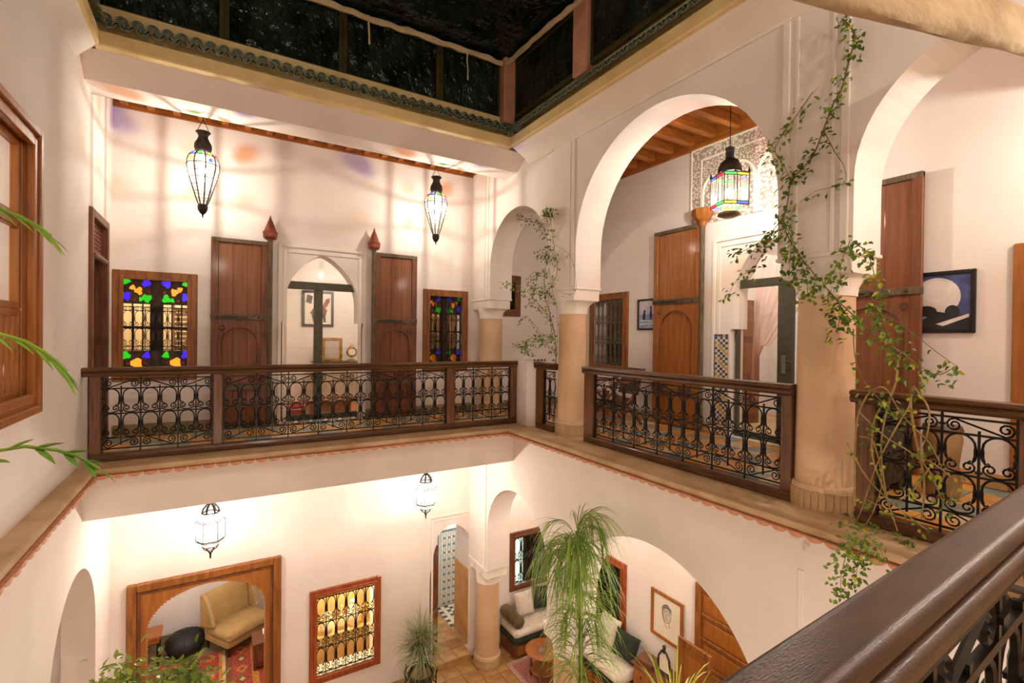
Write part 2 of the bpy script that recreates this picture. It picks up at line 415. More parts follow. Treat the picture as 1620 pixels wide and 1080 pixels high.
def cornice(nm, a0, a1, side):
    e = SE(nm)
    # profile (d: distance out from the wall face, z)
    band = [(.30, 4.16), (.345, 4.165), (.36, 4.18), (.36, 4.30), (.0, 4.30), (0, 4.16)]
    up = [(.155, 4.29), (.155, 4.66), (.0, 4.66), (0, 4.29)]
    cove = [(0, 4.0), (.05, 4.02), (.16, 4.08), (.26, 4.13), (.31, 4.165), (0, 4.165)]
    face = {'b': 6.55, 'r': XW, 'l': XL}[side]
    for nme, pr_, m in (('cove', cove, PLASTRIM), ('band', band, CORN), ('upstand', up, CORN)):
        if side == 'b' and nme == 'cove': continue
        g = G()
        if side == 'b': g.prism([(face - d, z) for d, z in pr_], 0, a0, a1)
        elif side == 'r': g.prism([(face - d, z) for d, z in pr_], 1, a0, a1)
        else: g.prism([(face + d * .5, z) for d, z in pr_], 1, a0, a1)
        P(nme, g, m, e)
    L = a1 - a0; n = int(L / .127)
    for i in range(n):
        t = a0 + (i + .5) * L / n
        for me, off in ((TC, 0), (PC, .5 * L / n)):
            if side == 'b': link(me.name, me, e, (t + off, face - .40, 4.345))
            elif side == 'r': link(me.name, me, e, (face - .40, t + off, 4.345), (0, 0, -PI / 2))
            else: link(me.name, me, e, (face + .22, t + off, 4.345), (0, 0, PI / 2))
    return e
cornice('trim_cornice_back', XL + .14, XE + .02, 'b')
cornice('trim_cornice_right', .2, 6.2, 'r')
cornice('trim_cornice_left', 3.0, 6.2, 'l')
# ---- mouldings on the arcade
def strips(nm, items, m=PLASTRIM):
    e = SE(nm)
    for it in items:
        g = G(); g.bbox(*it, .006); P('moulding', g, m, e)
    return e
strips('trim_arcade', [
    (XW - .022, XW, 5.10, 5.16, IMP, 3.98), (XW - .022, XW, 2.27, 2.33, IMP, 3.98), (XW - .022, XW, 2.27, 5.16, 3.98, 4.03),
    (XW - .012, XW, 5.19, 5.22, IMP, 3.98), (XW - .012, XW, 2.20, 2.23, IMP, 3.98),
    (XW - .022, XW, 1.82, 1.88, IMP, 3.98), (XW - .022, XW, .0, 1.88, 3.98, 4.03), (XW - .012, XW, 1.92, 1.95, IMP, 3.98),
    (XW - .022, XW, 5.6, 6.25, 3.98, 4.03)])
strips('trim_arcade_back', [(4.05, 4.09, YB - .55, YB - .53, IMP, 4.3), (XW - .02, XW, 7.5, 7.56, IMP, 4.3), (XW - .02, XW, 7.62, 7.64, IMP, 4.3)])
strips('trim_arcade_lower', [(XW - .008, XW, 2.10, 2.15, -2.7, -.5), (XW - .02, XW, 7.48, 7.54, -2.7, -.62)])
# ---- roof: dark plastic cover, glazed sides, posts, hem
DARK = mat('dark_plastic', '#141d1e', '#2c3c3c', .14, scale=3, bump=1.0, bscale=3, spec=1.0, metal=.6, bdist=.12)
DARKP = mat('dark_plastic_pane', '#1c241c', '#465446', .14, scale=4, bump=1.0, bscale=9, stretch=(1, 1, .5), spec=1.0, metal=.7, bdist=.12)
g = G(); nx, ny = 14, 16
pts = [[(XL + .1 + (XE + .25 - XL) * i / nx, -.3 + (6.75 + .0) * j / ny, 5.52 + .1 * math.sin(PI * i / nx) * math.sin(PI * j / ny) + random.uniform(-.015, .015)) for i in range(nx + 1)] for j in range(ny + 1)]
for j in range(ny):
    for i in range(nx): g.quad(pts[j][i], pts[j][i + 1], pts[j + 1][i + 1], pts[j + 1][i])
S('ceiling_cover', g, DARK, True)
PINK = mat('salmon_post', '#c08a6c', '#cf9a7c', .6, scale=4, bump=.05)
def sidewin(nm, a0, a1, c, axis):
    e = SE(nm)
    def B(g, u0, u1, d0, d1, z0, z1):
        return g.bbox(u0, u1, c + d0, c + d1, z0, z1, .006) if axis == 1 else g.bbox(c + d0, c + d1, u0, u1, z0, z1, .006)
    for (u0, u1, z0, z1) in ((a0, a0 + .05, 4.62, 5.5), (a1 - .05, a1, 4.62, 5.5), (a0 + .05, a1 - .05, 4.62, 4.68), (a0 + .05, a1 - .05, 5.43, 5.5)):
        P('frame', B(G(), u0, u1, -.02, .04, z0, z1), GREENF, e)
    P('pane', B(G(), a0 + .05, a1 - .05, .005, .02, 4.68, 5.43), DARKP, e)
yp = 6.42
for k, (a, b) in enumerate([(-1.1, .03), (.03, 1.32), (1.32, 2.63), (2.63, 3.62)]): sidewin('window_roof_%d' % (k + 1), a, b, yp, 1)
xp = 3.80
for k, (a, b) in enumerate([(4.80, 6.30), (3.2, 4.55), (1.9, 3.2), (.3, 1.9)]): sidewin('window_roof_%d' % (k + 5), a, b, xp, 0)
for (x0, x1, y0, y1) in ((3.60, 3.80, 6.26, 6.44), (3.72, 3.92, 4.53, 4.81)):
    g = G(); g.bbox(x0, x1, y0, y1, 4.55, 5.52, .02); o = S('trim_post', g, PINK)
CLOTH = mat('cream_canvas', '#c9b48a', '#e0cfa8', .85, scale=5, bump=.3, bscale=14)
def rag(pts, r, seed, flat=.6):
    rnd = random.Random(seed); q = []
    for a, b in zip(pts[:-1], pts[1:]):
        n = max(2, int((Vector(b) - Vector(a)).length / .12))
        for i in range(n):
            t = i / n; p = Vector(a).lerp(Vector(b), t)
            q.append((p.x + rnd.uniform(-.008, .008), p.y + rnd.uniform(-.008, .008), p.z + rnd.uniform(-.012, .012)))
    q.append(pts[-1])
    return G().tube(q, [r * rnd.uniform(.75, 1.25) for _ in q], 7, flat=flat)
for pts_, lab_ in (([(-1.0, 6.36, 5.44), (1.3, 6.36, 5.44), (3.62, 6.34, 5.44)], 'cream canvas hem along the back edge of the dark roof cover'), ([(3.66, 6.26, 5.44), (3.72, 4.5, 5.44), (3.72, 1.0, 5.44)], 'cream canvas hem along the right edge of the dark roof cover')):
    hem = rag(pts_, .045, 3)
    tag(link('canvas_hem', hem.mesh('canvas_hem', CLOTH, True)), lab_, 'canvas')
for i, (x, y, L) in enumerate(((.62, 6.33, .0), (1.62, 6.33, .36), (3.02, 6.33, .42))):
    if L:
        g = rag([(x, y, 5.45), (x + .01, y, 5.45 - L)], .012, i)
        lab = {1: 'cream tie strap hanging from the roof hem nearer the left lantern', 2: 'longer cream tie strap hanging from the roof hem near the salmon corner post'}[i]
        tag(link('tie_strap', g.mesh('tie_strap', CLOTH, True)), lab, 'strap', 'tie straps of the roof canvas')
# ================================================================ RAILINGS
def spiral(cx, cz, r0, r1, a0, turns, n):
    return [(cx + (r0 + (r1 - r0) * i / n) * math.cos(a0 + turns * 2 * PI * i / n), 0, cz + (r0 + (r1 - r0) * i / n) * math.sin(a0 + turns * 2 * PI * i / n)) for i in range(n + 1)]
US = .185
def iron_meshes(k=1.0, IRON=IRON):
    d = {}
    s = US; r = .0062 * k
    # pointed-foot arch: foot curl, leg, round head, leg, foot curl
    R = s / 2 - .017
    left = [(.045, 0, .565), (.052, 0, .578), (.043, 0, .588), (.030, 0, .580), (.022, 0, .60), (.017, 0, .62), (.017, 0, .66)]
    head = [(s / 2 + R * math.cos(PI - PI * i / 9), 0, .680 + R * math.sin(PI - PI * i / 9)) for i in range(10)]
    right = [(s - x, y, z) for x, y, z in reversed(left)]
    rr = [r * .9] * 4 + [r * 1.4] * 3 + [r] * 10 + [r * 1.4] * 3 + [r * .9] * 4
    g = G().tube(left + head + right, rr, 5); d['arch_bar'] = g.mesh('arch_bar', IRON)
    # paired scroll sitting on the bar
    g = G()
    for sg in (1, -1):
        sp = spiral(s * .28, .548, .036, .010, -PI * .62, -1.25, 12)
        pts = [(s * .5, 0, .503), (s * .40, 0, .505)] + sp
        pts = [(p[0] if sg > 0 else s - p[0], 0, p[2]) for p in pts]
        g.tube(pts, r * .85, 4)
    d['scroll'] = g.mesh('scroll', IRON)
    # long S scroll across two units
    for nm, h0, h1 in (('s_scroll_top', .765, .850), ('s_scroll_bottom', .132, .228)):
        rad = (h1 - h0) / 2
        a = spiral(rad + .02, (h0 + h1) / 2, .010, rad, PI * .5, 1.5, 14)
        b = spiral(2 * s - rad - .02, (h0 + h1) / 2, rad, .010, PI * .5, -1.5, 14)
        # left spiral ends at its lower side, right one starts at its upper side
        g = G().tube(a + [(s * .7, 0, h0 + rad * .55), (s * 1.3, 0, h1 - rad * .55)] + b, r * .85, 4)
        d[nm] = g.mesh('s_scroll', IRON)
    g = G(); g.box(-.0055 * k, .0055 * k, -.0055 * k, .0055 * k, .08, .89)
    for z in (.52, .62, .66, .81): g.box(-.014 * k, .014 * k, -.011 * k, .011 * k, z - .007, z + .007)
    d['tall'] = g.mesh('baluster', IRON)
    g = G(); g.box(-.0055 * k, .0055 * k, -.0055 * k, .0055 * k, .16, .785)
    for z in (.52, .62, .40, .36): g.box(-.014 * k, .014 * k, -.011 * k, .011 * k, z - .007, z + .007)
    d['short'] = g.mesh('baluster', IRON)
    g = G(); g.box(0, 1, -.006 * k, .006 * k, -.006 * k, .006 * k); d['bar'] = g.mesh('cross_bar', IRON)
    return d
IM = iron_meshes(1.15)
RAILP = [(-.055, .905), (-.062, .925), (-.05, .935), (-.045, .94), (-.06, .948), (-.066, .962), (-.058, .976), (-.03, .982), (.03, .982), (.058, .976), (.066, .962), (.06, .948), (.045, .94), (.05, .935), (.062, .925), (.055, .905), (.04, .888), (-.04, .888)]
def railing(name, label, p0, p1, bays, group=None, wood=WOODD, over=(0, 0), im=None, endposts=(1, 1), prof=RAILP):
    """bays: list of (post_width, n_units) pairs alternating post, panel, post ...: [(t0, t1, n_units), ...] panel spans in metres from p0"""
    im = im or IM
    dx, dy = p1[0] - p0[0], p1[1] - p0[1]; Ln = math.hypot(dx, dy)
    t = T(name, label, 'railing', (p0[0], p0[1], 0), math.atan2(dy, dx), group)
    g = G().prism(prof, 0, -over[0], Ln + over[1]); P('top_rail', g, wood, t, prof is not RAILP)
    g = G(); g.bbox(0, Ln, -.045, .045, .005, .084, .008); P('bottom_rail', g, wood, t)
    edges = [0] + [e for b in bays for e in b[:2]] + [Ln]
    for a, b in zip(edges[0::2], edges[1::2]):
        if b - a > .01:
            g = G(); g.bbox(a, b, -.042, .042, .084, .888, .006); P('post', g, WOODDV, t)
    for (a, b, n) in bays:
        s = (b - a) / n; k = s / US
        for z in (.857, .757, .492, .234, .124): link('cross_bar', im['bar'], t, (a, 0, z), (0, 0, 0), (b - a, 1, 1))
        for i in range(n + 1):
            if 0 < i < n: link('baluster', im['tall'] if i % 2 == 0 else im['short'], t, (a + i * s, 0, 0))
            elif (i == 0 and a > .001) or (i == n and b < Ln - .001): link('baluster', im['tall'], t, (a + (.012 if i == 0 else n * s - .012), 0, 0))
        for i in range(n):
            for dz in (0, -.262):
                link('arch_bar', im['arch_bar'], t, (a + i * s, 0, dz), (0, 0, 0), (k, 1, 1))
                link('scroll', im['scroll'], t, (a + i * s, 0, dz), (0, 0, 0), (k, 1, 1))
        for i in range(n // 2):
            fl = i % 2
            for nm in ('s_scroll_top', 's_scroll_bottom'):
                link('s_scroll', im[nm], t, (a + (2 * i + (2 if fl else 0)) * s, 0, 0), (0, 0, 0), (-k if fl else k, 1, 1))
        if n % 2:
            for nm in ('s_scroll_top', 's_scroll_bottom'):
                link('s_scroll', im[nm], t, (a + (n - 1) * s, 0, 0), (0, 0, 0), (k * .5, 1, 1))
    return t
# far railing: x from -1.14 to 4.03 at y 6.55
railing('balcony_railing', 'long three-panel wooden and iron railing in front of the back gallery', (-1.14, 6.55), (4.03, 6.55),
        [(.09, 1.09, 6), (1.18, 3.98, 16), (4.10, 5.06, 6)], over=(.06, .0))
railing('balcony_railing', 'short railing panel between white corner pier and slim column', (4.12, 6.05), (4.12, 5.60),
        [(.16, .45, 2)], wood=WOODD, over=(.04, 0))
railing('balcony_railing', 'railing under the wide arch between the two columns', (4.12, 4.93), (4.12, 2.25),
        [(.17, 2.59, 14)], over=(.03, .0))
railing('balcony_railing', 'railing tangled with bare vine right of the thick column', (4.12, 1.78), (4.12, -.1),
        [(.13, .87, 4), (.97, 1.8, 4)], over=(.03, .0))
IMN = iron_meshes(1.6)
def rounded(pts, r=.006, n=4):
    """round every corner of a closed profile, keeping the flats flat"""
    out = []; N = len(pts)
    for i in range(N):
        p, a_, b_ = Vector(pts[i]), Vector(pts[i - 1]), Vector(pts[(i + 1) % N])
        da, db = a_ - p, b_ - p; q = min(r, da.length * .45, db.length * .45)
        s0, s1 = p + da.normalized() * q, p + db.normalized() * q
        out.append(tuple(p + da.normalized() * min(q * 1.25, da.length * .49)))
        for k in range(n + 1):
            t_ = k / n; out.append(tuple((1 - t_) ** 2 * s0 + 2 * t_ * (1 - t_) * p + t_ ** 2 * s1))
        out.append(tuple(p + db.normalized() * min(q * 1.25, db.length * .49)))
    return out
near_prof = rounded([(-.020, .896), (-.038, .906), (-.038, .938), (-.012, .943), (-.012, .950), (-.034, .954), (-.030, .985), (.043, .985), (.043, .954), (.02, .950), (.02, .943), (.038, .938), (.038, .906), (.02, .896)], .012)
RAILN = mat('worn_lacquered_rail', '#2a180a', '#4a2e14', .34, scale=4, stretch=(2, 9, 9), bump=.12, bscale=60, spec=.55)
railing('balcony_railing', 'large close dark lacquered railing crossing the lower right corner', (-1.1, .205), (3.62, .43),
        [(.1, 1.2, 6), (1.3, 4.62, 18)], wood=RAILN, im=IMN, prof=near_prof)
# white corner pier between the two railings, tiled top
cp = T('corner_pier', 'short white pier with tiled top at the railing corner', 'pier', (4.09, 6.33, 0))
g = G(); g.prism([(-.05, .24), (-.05, -.08), (.03, -.22), (.2, -.22), (.2, .24)], 2, 0, 1.0); P('shaft', g, PLAS, cp)
TILW = mat('white_tile', '#d9d4c8', '#e6e2d8', .3, scale=8); TILK = mat('black_tile', '#171310', '#2a241e', .3, scale=8)
for i in range(8):
    g = G(); g.bbox(-.06 + i * .0325, -.06 + (i + 1) * .0325 - .003, -.24, -.20, 1.0, 1.022, .002)
    P('tile', g, TILK if i % 2 else TILW, cp)
g = G(); g.box(-.06, .2, -.2, .24, 1.0, 1.02); P('cap', g, TILW, cp)
# ================================================================ COLUMNS
def column(label, cx, cy, zb, zcap, zimp, r, hw, name='column', base=True, wall=False):
    t = T(name, label, 'column', (cx, cy, zb))
    H = zcap - zb
    prof = [(r * 1.04, 0), (r * 1.04, .02), (r * 1.0, H * .45), (r * .97, H)]
    P('shaft', G().lathe(prof, n=40), OCHRE, t, True)
    if base:
        b = P('base', G().lathe([(r * 1.15, 0), (r * 1.15, .175), (r * 1.12, .195), (r * 1.03, .205)], n=40), OCHRE, t, True)
        nt_ = 30; th = 2 * PI / nt_ * .46; tg = G()
        for (q, zz) in ((1.15, .012), (1.19, .016), (1.19, .155), (1.15, .16)):
            tg.v += [(r * q * math.cos(x), r * q * math.sin(x), zz) for x in (-th, 0, th)]
        for i in range(3):
            for j in range(2): tg.f.append((i * 3 + j, i * 3 + j + 1, i * 3 + j + 4, i * 3 + j + 3)); tg.m.append(0)
        tm = tg.mesh('tile', MATS.get('base_tile') or mat('base_tile', '#b39468', '#cdb084', .5, scale=9))
        for k in range(nt_): link('tile', tm, b, (0, 0, 0), (0, 0, 2 * PI * k / nt_))
    # capital: from the round shaft out to the rectangular pier
    n = 40; dz = zimp - zcap; rings = []
    hx = (XI - XW) / 2
    def ring(k, z):
        out = []
        for j in range(n):
            a = 2 * PI * j / n; c, s_ = math.cos(a), math.sin(a)
            cr, sr = r * 1.03 * c, r * 1.03 * s_
            m = max(abs(c) / hx, abs(s_) / hw); rx, ry = c / m, s_ / m
            out.append((cr + (rx - cr) * k, sr + (ry - sr) * k, z))
        return out
    for i in range(9):
        q = i / 8; rings.append(ring(1 - math.sqrt(max(0, 1 - q * q)) if q < 1 else 1, H + dz * .55 * q))
    rings.append(ring(1, H + dz))
    g = G().loft(rings, True, True); P('capital', g, PLASTRIM, t, True)
    g = G(); g.bbox(-hx - .015, hx + .015, -hw - .025, hw + .025, H + dz, H + dz + .03, .005); P('impost', g, PLASTRIM, t)
    return t
column('slim ochre column between the small arch and the wide arch upstairs', AX, 5.40, 0, 1.68, IMP - .03, .195, .30)
column('thick ochre column with climbing vine beside the wide arch', AX, 2.075, 0, 1.70, IMP - .03, .205, .27)
column('ochre half column against the upstairs back wall left of the small arch', AX, 7.79, 0, 1.68, IMP - .03, .21, .33)
column('ochre column on the ground floor beside the tiled passage', AX, 7.79, ZL, -3.08, -2.75, .21, .33)
column('ochre ground floor column behind the hanging palm', AX, 5.40, ZL, -3.08, -2.75, .21, .30)
column('ochre ground floor column nearest the close railing', AX, 2.075, ZL, -3.08, -2.75, .21, .27)
g = G(); g.box(XW, XI, 8.09, YB, ZL, -2.72); g.box(XW, XI, 8.09, YB, 0, IMP); S('wall_pier_back', g, PLAS)
# ================================================================ LANTERNS
LMET = mat('lantern_metal', '#1a130c', '#2e2217', .5, metal=.2, scale=18, bump=.2)
LGLASS = glass('lantern_glass', (1, .95, .88, 1), .05, .15, emit=.35, ecol=(1, .88, .70, 1), diff=.025)
BEAD = glass('beaded_glass', (.96, .90, .82, 1), .06, .3, emit=.10, ecol=(1, .84, .62, 1), diff=.012)
STARG = glass('star_lantern_glass', (.97, .93, .86, 1), .06, .1, emit=.10, ecol=(1, .88, .70, 1), diff=.004)
BULB = glass('bulb', (1, 1, 1, 1), .0, .1, emit=12, ecol=(1, .86, .66, 1))
GEM = [glass('gem_' + n, c, .1, .05, emit=1.6, ecol=c) for n, c in (('red', (.8, .03, .05, 1)), ('blue', (.06, .12, .9, 1)), ('green', (.05, .6, .08, 1)), ('amber', (.95, .5, .05, 1)))]
def wire(pts, r=.004, n=4, closed=False): return G().tube(pts, r, n, closed=closed)
def chain(t, z0, z1):
    P('chain', G().tube([(0, 0, z0), (0, 0, z1)], .006, 5), LMET, t)
def teardrop(label, loc, zc, power):
    """pear-shaped wire lantern; loc = bottom tip"""
    t = T('hanging_lantern', label, 'lantern', loc, group='pear-shaped lanterns of the back gallery')
    # neck and crown
    P('crown', G().lathe([(.028, .83), (.055, .80), (.083, .83), (.098, .88), (.094, .93), (.066, .98), (.052, 1.02), (.06, 1.05), (.085, 1.08), (.08, 1.085), (.05, 1.06), (.001, 1.05)], n=20), LMET, t, True)
    prof = [(.045, .16), (.075, .24), (.105, .34), (.135, .44), (.16, .54), (.178, .62), (.178, .69), (.16, .75), (.13, .79), (.085, .825)]
    n = 9
    for k in range(n):
        a = 2 * PI * k / n
        P('rib', wire([(r * math.cos(a), r * math.sin(a), z) for r, z in prof], .0075, 5), LMET, t)
        a2 = a + PI / n * 1.0
        g = G(); rings = []
        for r, z in prof:
            rings.append([(r * .985 * math.cos(a + q * 2 * PI / n / 4), r * .985 * math.sin(a + q * 2 * PI / n / 4), z) for q in range(5)])
        g.loft(rings, closed=False); P('beaded_panel', g, BEAD, t, True)
        # coloured stones in a ring under the crown, clear discs further down
        for (r, z, sz, m) in ((.145, .775, .024, GEM[k % 4]), (.172, .70, .026, GEM[(k + 2) % 4] if k % 2 else BEAD), (.172, .58, .022, BEAD)):
            g = G().ball((0, 0, 0), sz, 8, 5, sy=.25)
            P('glass_stone', g, m, t, True, loc=(r * math.cos(a2), r * math.sin(a2), z), rot=(0, 0, a2 + PI / 2))
    for r, z in ((.179, .66), (.15, .765), (.165, .565), (.148, .49), (.125, .405), (.1, .325), (.075, .24)):
        P('ring', wire([(r * math.cos(2 * PI * k / 24), r * math.sin(2 * PI * k / 24), z) for k in range(24)], .0035 if z < .6 else .005, 4, True), LMET, t)
    P('cup', G().lathe([(.001, .04), (.03, .06), (.052, .10), (.058, .14), (.05, .17)], n=16), LMET, t, True)
    P('finial', G().lathe([(.001, 0), (.006, .01), (.010, .04), (.026, .062), (.02, .075)], n=10), LMET, t, True)
    for sg in (-1, 1): P('hanger', wire([(sg * .07, 0, 1.08), (sg * .03, 0, 1.17), (0, 0, 1.24)], .004), LMET, t)
    chain(t, 1.24, zc - loc[2])
    P('bulb', G().ball((0, 0, .60), .045, 12, 8), BULB, t, True)
    lamp('lantern_light', (loc[0], loc[1], loc[2] + .60), power, radius=.014)
    return t
def hexlantern(label, loc, zc, power, s=1.0, group='domed glass lanterns of the ground floor'):
    t = T('hanging_lantern', label, 'lantern', loc, group=group)
    n = 6
    def ringz(r, z): return [(s * r * math.cos(2 * PI * k / n), s * r * math.sin(2 * PI * k / n), s * z) for k in range(n)]
    P('finial', G().lathe([(.001, 0), (.01, .02), (.012, .07), (.03, .1), (.012, .12)], n=10).xf(Matrix.Scale(s, 4)), LMET, t, True)
    levels = [(.02, .11), (.06, .13), (.09, .175), (.16, .26), (.16, .50), (.10, .575), (.095, .60), (.08, .655), (.05, .695), (.02, .715)]
    for k in range(n):
        a, b = 2 * PI * k / n, 2 * PI * (k + 1) / n
        for nm, l0, l1 in (('lower_rib', 0, 2), ('corner_bar', 3, 4), ('upper_rib', 6, 9)):
            P(nm, wire([(s * r * math.cos(a), s * r * math.sin(a), s * z) for r, z in levels[l0:l1 + 1]], {'lower_rib': .009, 'corner_bar': .0055, 'upper_rib': .012}[nm] * s, 5), LMET, t)
        g = G()
        g.loft([[(s * r * math.cos(q), s * r * math.sin(q), s * z) for q in (a, b)] for r, z in levels[2:7]], closed=False)
        P('glass_pane', g, LGLASS, t)
    for r, z, w_ in ((.09, .175, .009), (.11, .2, .004), (.16, .26, .008), (.145, .24, .006), (.16, .50, .006), (.148, .515, .006), (.097, .60, .011)):
        P('ring', wire(ringz(r, z), w_ * s, 4, True), LMET, t)
    P('cap', G().lathe([(.03, .71), (.035, .74), (.015, .77)], n=12).xf(Matrix.Scale(s, 4)), LMET, t, True)
    chain(t, .75 * s, zc - loc[2])
    P('bulb', G().ball((0, 0, .38 * s), .05 * s, 12, 8), BULB, t, True)
    lamp('lantern_light', (loc[0], loc[1], loc[2] + .38 * s), power, radius=.04)
    return t
def starlantern(label, loc, zc, power, group=None):
    """faceted lantern with clear tall panes, coloured bands and a pierced dome"""
    t = T('hanging_lantern', label, 'lantern', loc, .35, group)
    n = 8; pts = []
    for k in range(n):
        a = 2 * PI * k / n; r = .215 if k % 2 == 0 else .165
        pts.append((r * math.cos(a), r * math.sin(a)))
    for k in range(n):
        (x0, y0), (x1, y1) = pts[k], pts[(k + 1) % n]
        g = G().quad((x0, y0, .16), (x1, y1, .16), (x1, y1, .46), (x0, y0, .46)); P('glass_pane', g, STARG, t)
        for z, m in ((.465, k), (.13, k + 1)):
            g = G().quad((x0, y0, z), (x1, y1, z), (x1, y1, z + .035), (x0, y0, z + .035)); P('colour_band', g, GEM[(2, 3, 1, 0)[m % 4]], t)
        P('corner_bar', wire([(x0, y0, .13), (x0, y0, .50)], .006, 5), LMET, t)
        xm, ym = (x0 + x1) / 2, (y0 + y1) / 2
        [P('glazing_bar', wire([(x0 + (x1 - x0) * q, y0 + (y1 - y0) * q, .16), (x0 + (x1 - x0) * q, y0 + (y1 - y0) * q, .46)], .004, 4), LMET, t) for q in (.25, .75)]
        P('dome_rib', wire([(x0, y0, .50), (x0 * .62, y0 * .62, .53), (x0 * .55, y0 * .55, .60), (x0 * .4, y0 * .4, .67), (x0 * .2, y0 * .2, .70)], .011, 5), LMET, t)
        g = G().quad((x0 * .95, y0 * .95, .13), (x1 * .95, y1 * .95, .13), (x1 * .45, y1 * .45, .05), (x0 * .45, y0 * .45, .05)); P('lower_pane', g, STARG, t)
        if k % 2 == 0: P('spike', G().lathe([(.013, 0), (.016, .02), (.001, .07)], (x0, y0, .50), 8), LMET, t)
    for z, w_ in ((.13, .006), (.165, .005), (.465, .005), (.50, .007)):
        P('ring', wire([(x, y, z) for x, y in pts], w_, 4, True), LMET, t)
    P('pierced_dome', G().lathe([(.135, .53), (.13, .60), (.10, .66), (.05, .70), (.045, .76), (.05, .78), (.001, .78)], n=16), LMET, t, True)
    P('smoke_cap', G().lathe([(.05, .80), (.055, .83), (.02, .85)], n=12), LMET, t, True)
    P('base_plate', G().lathe([(.001, .0), (.06, .0), (.13, .03), (.12, .06), (.04, .05)], n=16), mat('brass_plate', '#6a5a48', '#8c7a64', .3, metal=.8, scale=9), t, True)
    chain(t, .82, zc - loc[2])
    P('bulb', G().ball((0, 0, .30), .055, 12, 8), BULB, t, True)
    lamp('lantern_light', (loc[0], loc[1], loc[2] + .30), power, radius=.05)
    return t
teardrop('pear-shaped wire lantern with coloured stones above the stained glass window', (-.185, 7.3, 2.81), 4.45, 34)
teardrop('pear-shaped wire lantern with coloured stones right of the arched double door', (2.96, 7.3, 2.81), 4.45, 34)
starlantern('faceted glass lantern with green and yellow bands under the wide arch', (5.2, 3.64, 2.80), 4.42, 62)
starlantern('faceted glass lantern at the near end of the right gallery', (5.2, .15, 2.80), 4.42, 95)
hexlantern('glowing glass lantern above the framed ground floor doorway', (-.075, 7.3, -1.54), -.3, 38)
hexlantern('glowing glass lantern between the grilled window and tiled passage', (2.84, 7.3, -1.56), -.3, 36)
# unseen lanterns added as fill light, near galleries and sitting areas
teardrop('unseen pear-shaped fill lantern added over the near gallery, the left one', (.0, -1.1, 2.81), 4.4, 66)
teardrop('unseen pear-shaped fill lantern added over the near gallery, the right one', (3.0, -1.1, 2.81), 4.4, 66)
hexlantern('unseen ground floor lantern lighting the side sitting area behind the arches', (5.3, 3.4, -1.6), -.3, 60)
hexlantern('unseen ground floor lantern lighting the corner sitting area', (5.4, 6.9, -1.6), -.3, 25)
hexlantern('unseen ground floor fill lantern added below the near gallery', (1.0, -1.1, -1.6), -.3, 115)
# ================================================================ WINDOWS
CLEAR = glass('clear_glass', (.97, .98, .97, 1), .06, .02)
GBLUE = glass('blue_glass', (.10, .06, .85, 1), .05, .1, emit=.55, ecol=(.09, .03, .80, 1))  # stained glass colours glow by themselves, standing in for light from behind
GGREEN = glass('green_glass', (.05, .5, .04, 1), .05, .1, emit=.55, ecol=(.04, .55, .02, 1))
GAMB = glass('amber_glass', (.9, .35, .03, 1), .05, .1, emit=.75, ecol=(.9, .33, .03, 1))
GRED = glass('red_glass', (.5, .02, .02, 1), .05, .1, emit=.25, ecol=(.45, .03, .01, 1))
DIM = {n: glass('dim_' + n, c, .08, .1, emit=.16, ecol=c) for n, c in (('blue_glass', (.10, .06, .5, 1)), ('green_glass', (.05, .5, .04, 1)), ('amber_glass', (.9, .35, .03, 1)), ('red_glass', (.5, .02, .02, 1)))}  # same painted backlight, fainter, for the right-hand stained window
SASH = mat('dark_sash', '#2c1c10', '#4a301c', .5, scale=4, stretch=(6, 6, 1), bump=.1)
CREAM = mat('cream_interior', '#e2cfa4', '#eedcb6', .7, scale=2)
def frame(t, w_, h, fw=.10, dep=(-.035, .05), m=WOODF, inner=True):
    """four mitred-looking boards around an opening w_ x h whose outer corner is the origin"""
    d0, d1 = dep
    for nm, b in (('stile', (0, fw, 0, h)), ('stile', (w_ - fw, w_, 0, h)), ('frame_rail', (fw, w_ - fw, h - fw, h)), ('frame_rail', (fw, w_ - fw, 0, fw))):
        g = G(); g.bbox(b[0], b[1], d0, d1, b[2], b[3], .008); P(nm, g, m, t)
    if inner:
        i = fw * .72
        for b in ((i, fw + .02, i, h - i), (w_ - fw - .02, w_ - i, i, h - i), (fw + .02, w_ - fw - .02, h - fw - .02, h - i), (fw + .02, w_ - fw - .02, i, fw + .02)):
            g = G(); g.bbox(b[0], b[1], d0 - .012, d0 + .03, b[2], b[3], .005); P('bead', g, m, t)
IMT = iron_meshes(.85)
def grille(t, x0, x1, z0, z1, y, nu, rows, m_rows=None, im=None):
    im = im or IMT
    s = (x1 - x0) / nu; k = s / US; top = .05
    ph = (z1 - z0 - 2 * top) / rows; kz = ph / .265
    for i in range(nu + 1): link('grille_bar', im['bar'], t, (x0 + i * s, y, z0), (0, -PI / 2, 0), (z1 - z0, 1, 1))
    for z in [z0, z1] + [z0 + top + q * ph for q in range(rows + 1)]: link('cross_bar', im['bar'], t, (x0, y, z), (0, 0, 0), (x1 - x0, 1, 1))
    for q in range(rows):
        zz = z0 + top + q * ph
        for i in range(nu):
            for nm in ('arch_bar', 'scroll'): link(nm, im[nm], t, (x0 + i * s, y, zz - .492 * kz), (0, 0, 0), (k, 1, kz))
    for zz, fl in ((z0, 0), (z1 - top, 1)):
        for i in range(nu):
            link('scroll', im['scroll'], t, (x0 + i * s, y, zz - .50 * .6), (0, 0, 0), (k, 1, .6))
def glaze(t, x0, x1, z0, z1, y, m=CLEAR, name='pane'):
    g = G(); g.box(x0, x1, y, y + .006, z0, z1); return P(name, g, m, t)
